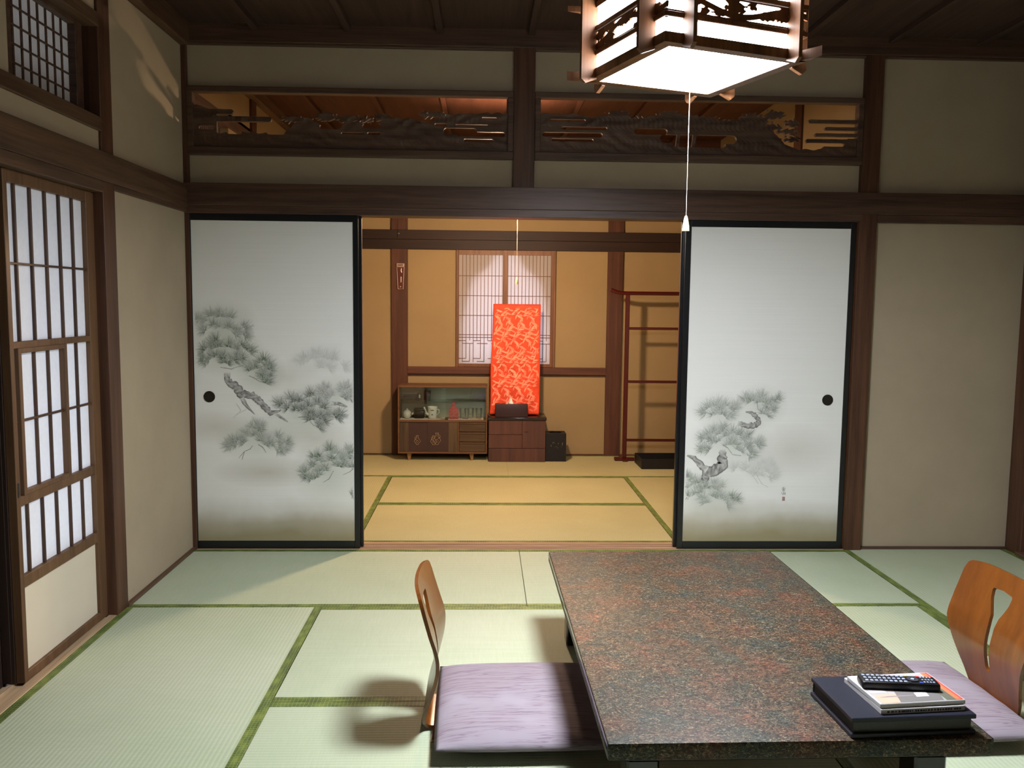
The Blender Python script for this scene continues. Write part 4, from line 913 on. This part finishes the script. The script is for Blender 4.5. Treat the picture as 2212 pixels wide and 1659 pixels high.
MB().box(-0.045, 0.030, -0.004, 0.004, 0.0, 0.004, 0.0015).build('handle', 'palewood', wsn); MB().lathe([(0.0, 0.0), (0.011, 0.001), (0.013, 0.005), (0.010, 0.004), (0.0, 0.002)], n=20).map(lambda x, y, z: (0.04 + x * 1.3, y, z)).build('bowl', 'palewood', wsn)
zt = 0.4972
bxx = thing('lacquer_box', 'flat black box on the glass shelf', 'box', (Xc(232), Yc(0.155), zt)); MB().box(-0.056, 0.056, -0.035, 0.035, 0, 0.026, 0.004, 2).build('body', 'lacq', bxx); MB().box(-0.058, 0.058, -0.037, 0.037, 0.0265, 0.044, 0.005, 2).build('lid', 'lacq', bxx)
bo2 = thing('small_bottle', 'small dark bottle with pale label on the glass shelf', 'bottle', (Xc(345), Yc(0.15), zt))
MB().lathe([(0.0, 0.0), (0.018, 0.0), (0.019, 0.004), (0.019, 0.052), (0.010, 0.064), (0.009, 0.074)], n=24).build('body', 'lacq', bo2); MB().lathe([(0.009, 0.0742), (0.0115, 0.0742), (0.0115, 0.086), (0.0, 0.087)], n=20).build('cap', 'lacq', bo2)
MB().box(-0.006, 0.006, -0.0200, -0.0186, 0.018, 0.046, 0.0004).build('paper_label', 'china', bo2)
tc_ = thing('tea_canister', 'reddish brown canister beside the small bottle on the glass shelf', 'canister', (Xc(430), Yc(0.155), zt)); M['redlac'] = plain('reddish lacquer', rgb(74, 34, 30), 0.35)
MB().lathe([(0.0, 0.0), (0.030, 0.0), (0.031, 0.003), (0.031, 0.052), (0.0, 0.052)], n=28).build('body', 'redlac', tc_); MB().lathe([(0.0, 0.0523), (0.032, 0.0523), (0.032, 0.076), (0.029, 0.079), (0.0, 0.080)], n=28).build('lid', 'redlac', tc_)

# ---- dressing stand with covered mirror
M['burl'] = wood('reddish burl veneer', rgb(58, 33, 28), rgb(90, 54, 45), 'Z', 0.35, 0.45, 0.3)
M['darktop'] = plain('black brown polished top', rgb(34, 26, 26), 0.16, 0.12, 60, 0.5)
M['groove'] = plain('dark groove', rgb(40, 24, 20), 0.6)
ds = thing('dressing_stand', 'low reddish brown dressing stand with drawers and dark polished top', 'dresser', (0.047, 7.05, 0))
MB().box(0, 0.478, 0.010, 0.285, 0.0, 0.350, 0.002).build('body', 'groove', ds)
MB().box(-0.008, 0.486, -0.006, 0.289, 0.3502, 0.378, 0.007, 2).build('top', 'darktop', ds)
for a, b, c_, d_ in ((0.001, 0.2815, 0.232, 0.349), (0.001, 0.2815, 0.116, 0.229), (0.001, 0.477, 0.002, 0.113)): MB().box(a, b, 0.0, 0.0105, c_, d_, 0.0015).build('drawer', 'burl', ds)
dd = MB().box(0.283, 0.477, 0.0, 0.0105, 0.116, 0.349, 0.0015).build('cupboard_door', 'burl', ds)
MB().box(0.300, 0.330, -0.003, 0.001, 0.252, 0.258, 0.001).build('handle', 'groove', dd)
mr_ = thing('standing_mirror', 'tall mirror hidden under the orange leaf cloth', 'mirror', (0.279, 7.215, 0.3782))
MB().box(-0.170, 0.170, -0.008, 0.008, 0.03, 0.905, 0.003).build('mirror_plate', 'steel', mr_); MB().box(-0.175, 0.175, -0.02, 0.03, 0.0, 0.03, 0.003).build('foot', 'burl', mr_)
for sx in (-1, 1): MB().box(sx * 0.172 - 0.008, sx * 0.172 + 0.008, -0.010, 0.010, 0.029, 0.908, 0.003).build('frame_stile', 'burl', mr_)
# cloth cover: front, top fold and back in one sheet; u across, t from front hem over the top to the back hem
def cloth_pt(u, t):
    zt_, zb_ = 1.318, 0.388
    s = t * 2.05
    w = 0.199 + 0.004 * math.sin(6 * t)
    if s <= 1.0:
        z = zb_ + (zt_ - 0.012 - zb_) * s; dn = 1 - s; w += 0.012 * dn ** 2
        x = u * w - 0.016 * dn + (0.006 * math.sin(9 * dn) if u < 0 else -0.003 * math.sin(7 * dn)) * dn
        y = -0.018 - 0.030 * dn ** 2 + 0.006 * math.sin(u * 3 + 4 * dn) * dn + (0.010 * math.sin(u * 9 + 1.3)) * max(0, dn - 0.72) / 0.28 + 0.004 * math.cos(u * 5) * dn
    elif s <= 1.05:
        a = (s - 1.0) / 0.05 * math.pi; z = zt_ - 0.012 + 0.012 * math.sin(a); x = u * w; y = -0.018 * math.cos(a)
    else:
        z = zt_ - 0.012 - (zt_ - 0.012 - zb_) * (s - 1.05) / 1.0; x = u * w; y = 0.018 + 0.02 * (s - 1.05)
    return (0.280 + x, 7.205 + y, z)
mb = MB(); nu, nt_ = 40, 120
v = [cloth_pt(-1 + 2 * i / nu, j / nt_) for i in range(nu + 1) for j in range(nt_ + 1)]
f = [(i * (nt_ + 1) + j, (i + 1) * (nt_ + 1) + j, (i + 1) * (nt_ + 1) + j + 1, i * (nt_ + 1) + j + 1) for i in range(nu) for j in range(nt_)]
M['orange'] = plain('orange red silk', rgb(224, 72, 38), 0.6, 0.28, 9, 0.3)
mc = tag(mb.add(v, f).build('mirror_cover', 'orange', None, True, None, 80), 'orange red cloth with pale leaf pattern draped over the tall mirror', 'cloth')
md = mc.modifiers.new('thickness', 'SOLIDIFY'); md.thickness = 0.002; md.offset = 1.0
M['leaf'] = vcol_mat('salmon leaf print', 0.7)
lf = MB(); rng = random.Random(12)
def leaf(cx, cz, a, l, w):
    pts = [(0, 0), (0.25, -0.5), (0.6, -0.42), (1, 0), (0.6, 0.42), (0.25, 0.5)]
    out = []
    for p, q in pts:
        x = cx + l * p * math.cos(a) - w * q * math.sin(a); z = cz + l * p * math.sin(a) + w * q * math.cos(a)
        u = x / 0.205; t = z / 0.913
        if not (-0.97 < u < 0.97 and 0.01 < t < 0.985): return
        c = cloth_pt(u, t / 2.05); out.append((c[0], c[1] - 0.0035, c[2]))
    k = rng.uniform(0.8, 1.15); lf.add(out, [(0, 1, 2, 3, 4, 5)], rgb(248, int(min(255, 146 * k)), int(min(255, 120 * k))))
for r in range(19):
    for c in range(-4, 5):
        x = c * 0.098 + (0.049 if r % 2 else 0) + 0.014 * (r % 3) + rng.uniform(-.008, .008); z = 0.905 - r * 0.050 + rng.uniform(-.008, .008)
        if (r // 2) % 2 == 0:
            for k, a in enumerate((0.10, 0.42, 0.80, 1.15, 2.60, 2.95)): leaf(x + 0.010 * (k % 3) - 0.01 * (k > 3), z + 0.006 * (k % 3), a, rng.uniform(0.046, 0.066), 0.0125)
            for a in (0.2, 0.65, 2.75): leaf(x - 0.012, z - 0.022, a, rng.uniform(0.04, 0.055), 0.0115)
        else:
            for k, a in enumerate((-0.62, -0.95, -1.28, -1.75)): leaf(x + 0.011 * k - 0.02, z + 0.026 - 0.004 * k, a, rng.uniform(0.052, 0.072), 0.0130)
            for a in (-0.85, -1.9, 0.75): leaf(x - 0.030, z + 0.030, a, rng.uniform(0.04, 0.052), 0.0115)
lf.build('leaf_print', 'leaf', mc, False)
# ---- tissue box
M['tissuebox'] = plain('dark plum leatherette', rgb(48, 28, 34), 0.45, 0.1, 120)
tx = thing('tissue_box', 'dark plum tissue box in front of the orange cloth', 'tissue box', (0.238, 7.092, 0.3782))
MB().box(-0.137, 0.137, -0.040, 0.040, 0.0, 0.108, 0.004, 2).build('case', 'tissuebox', tx)
ts = MB(); v = []; f = []; n = 14
for i in range(n + 1):
    for j in range(9):
        u, t = -1 + 2 * i / n, j / 8; h = 0.036 * math.exp(-((u + 0.2) / 0.45) ** 2) + 0.012 * (1 - u * u)
        v.append((u * 0.056 * (1 - 0.45 * t), 0.012 * math.sin(u * 5 + t * 2) * t + 0.006 * math.sin(t * 3), 0.104 + 0.004 + h * t))
for i in range(n):
    for j in range(8): f.append((i * 9 + j, (i + 1) * 9 + j, (i + 1) * 9 + j + 1, i * 9 + j + 1))
M['tissue'] = plain('white tissue', rgb(240, 232, 224), 0.95, 0.02)
o = ts.add(v, f).build('tissue', 'tissue', tx, True, None, 80); o.modifiers.new('thickness', 'SOLIDIFY').thickness = 0.001
# ---- waste bin with a round opening
M['binblack'] = plain('black lacquer box', rgb(15, 13, 15), 0.5, 0.15, 30); M['gold'] = plain('gold fleck', rgb(190, 170, 130), 0.4, 0.1, 20, 0.5, 0.7)
wbn = thing('waste_bin', 'square black lacquer waste bin with a round hole on top', 'bin', (0.615, 7.162, 0))
hb = 0.087; bh = 0.236; n = 48; mb = MB(); v = []; f = []
def sq(t): c, s_ = math.cos(t), math.sin(t); k = hb / max(abs(c), abs(s_)); return (c * k, s_ * k)
ang = [2 * math.pi * (k + 0.0) / n for k in range(n)]
for prof in ('b', 't', 'h', 'hb'):
    for t in ang:
        if prof in 'bt': x, y = sq(t)
        else: x, y = 0.055 * math.cos(t), 0.055 * math.sin(t)
        v.append((x, y, {'b': 0.0, 't': bh, 'h': bh, 'hb': 0.012}[prof]))
for r in range(3):
    for k in range(n): f.append((r * n + k, r * n + (k + 1) % n, (r + 1) * n + (k + 1) % n, (r + 1) * n + k))
f += [tuple(range(n - 1, -1, -1)), tuple(range(3 * n, 4 * n))]
mb.add(v, f).build('body', 'binblack', wbn)
gf = MB(); rng = random.Random(5)
for k in range(16):
    x, z = rng.uniform(-0.045, 0.06), 0.135 + rng.uniform(-0.02, 0.03); s_ = rng.uniform(0.0012, 0.003); gf.box(x - s_, x + s_, -hb - 0.0006, -hb + 0.0002, z - s_ * 0.6, z + s_ * 0.6)
gf.build('gold_flecks', 'gold', wbn)
# ---- kimono rack and tray
M['redlacquer'] = plain('dark red lacquer', rgb(70, 13, 10), 0.3, 0.1, 20, 0.5)
kr = thing('kimono_rack', 'dark red lacquered kimono rack against the ochre wall', 'rack', (1.205, 7.13, 0))
LK = 0.63
for px in (0, LK):
    MB().box(px - 0.017, px + 0.017, -0.014, 0.014, 0.028, 1.41, 0.004).build('post', 'redlacquer', kr)
    MB().box(px - 0.085, px + 0.085, -0.022, 0.03, 0.0, 0.029, 0.006).build('foot', 'redlacquer', kr)
    MB().box(px - 0.022, px + 0.022, -0.06, 0.17, 0.0, 0.024, 0.005).build('foot_bar', 'redlacquer', kr)
for z in (1.126, 0.677, 0.178): MB().box(0.0, LK, -0.010, 0.010, z - 0.011, z + 0.011, 0.003).build('rail', 'redlacquer', kr)
pts = [(-0.145, 0, 1.452), (-0.125, 0, 1.440), (-0.09, 0, 1.428), (-0.04, 0, 1.421), (0.0, 0, 1.420), (LK, 0, 1.420), (LK + 0.04, 0, 1.421), (LK + 0.09, 0, 1.428), (LK + 0.145, 0, 1.452)]
MB().tube(pts, 0.0165, 10).build('top_rail', 'redlacquer', kr)
tr = thing('lacquer_tray', 'deep black lacquer clothes tray on the floor by the kimono rack', 'tray', (1.285, 6.87, 0))
M['trayblack'] = plain('black tray lacquer', rgb(15, 12, 12), 0.5, 0.1, 20)
MB().box(0.008, 0.60, 0.008, 0.29, 0.0, 0.010).build('bottom', 'trayblack', tr)
for bx in ((0, 0.608, 0, 0.010), (0, 0.608, 0.288, 0.298), (0, 0.010, 0.009, 0.289), (0.598, 0.608, 0.009, 0.289)): MB().box(*bx, 0.0, 0.082, 0.002).build('side', 'trayblack', tr)
tr.location = (1.285, 6.755, 0); tr.rotation_euler.z = math.radians(1.0)
# ---- thermometer and hook on the post
M['silver'] = plain('pale metal rim', rgb(206, 186, 170), 0.35, 0.05, 30, 0.5, 0.5); M['maroon'] = plain('maroon panel', rgb(84, 36, 30), 0.4)
th = thing('thermometer', 'narrow framed wall thermometer hung on the red brown post', 'thermometer', (-0.712, 7.350, 1.435))
MB().prism([(-0.022, 0.0), (0.022, 0.0), (0.031, 0.19), (-0.031, 0.19)], -0.010, 0.0, 'xz').build('plate', 'maroon', th)
MB().tube([(-0.022, -0.011, 0.002), (0.022, -0.011, 0.002), (0.031, -0.011, 0.188), (-0.031, -0.011, 0.188), (-0.022, -0.011, 0.002)], 0.0032, 6).build('rim', 'silver', th)
hd = MB().box(-0.033, 0.033, -0.018, 0.0, 0.190, 0.220, 0.003).build('header', 'silver', th)
for z0 in (0.197, 0.207): MB().box(-0.026, 0.022, -0.0186, -0.0175, z0, z0 + 0.006).build('slot', 'maroon', hd)
MB().lathe([(0.0, 0.05), (0.005, 0.055), (0.005, 0.105), (0.0, 0.11)], 0, -0.012, 12).map(lambda x, y, z: (x + 0.004, y, z * 0.9 + 0.01)).build('scale_tube', 'silver', th)
MB().tube([(0.008, -0.012, 0.178), (0.004, -0.013, 0.160), (0.010, -0.013, 0.142)], 0.004, 8).build('glass_bulb', 'silver', th)
MB().tube([(-0.004, -0.012, 0.018), (0.004, -0.012, 0.026)], 0.005, 8).build('screw', 'silver', th)
hk = thing('coat_hook', 'small metal hook on the head rail above the thermometer', 'hook', (-0.727, 7.325, 1.885))
MB().lathe([(0.0, 0.0), (0.008, 0.0), (0.008, 0.003), (0.0, 0.004)], n=16).map(lambda x, y, z: (x, -z, y + 0.02)).build('plate', 'steel', hk)
MB().tube([(0, -0.003, 0.02), (0, -0.016, 0.016), (0.002, -0.022, 0.002), (0, -0.014, -0.010), (-0.001, -0.006, -0.006)], 0.0028, 8).build('hook_wire', 'steel', hk)
MB().tube([(-0.008, -0.006, 0.10), (-0.004, -0.010, 0.06), (0, -0.012, 0.02)], 0.0012, 6).build('loop_string', 'lacq', hk)
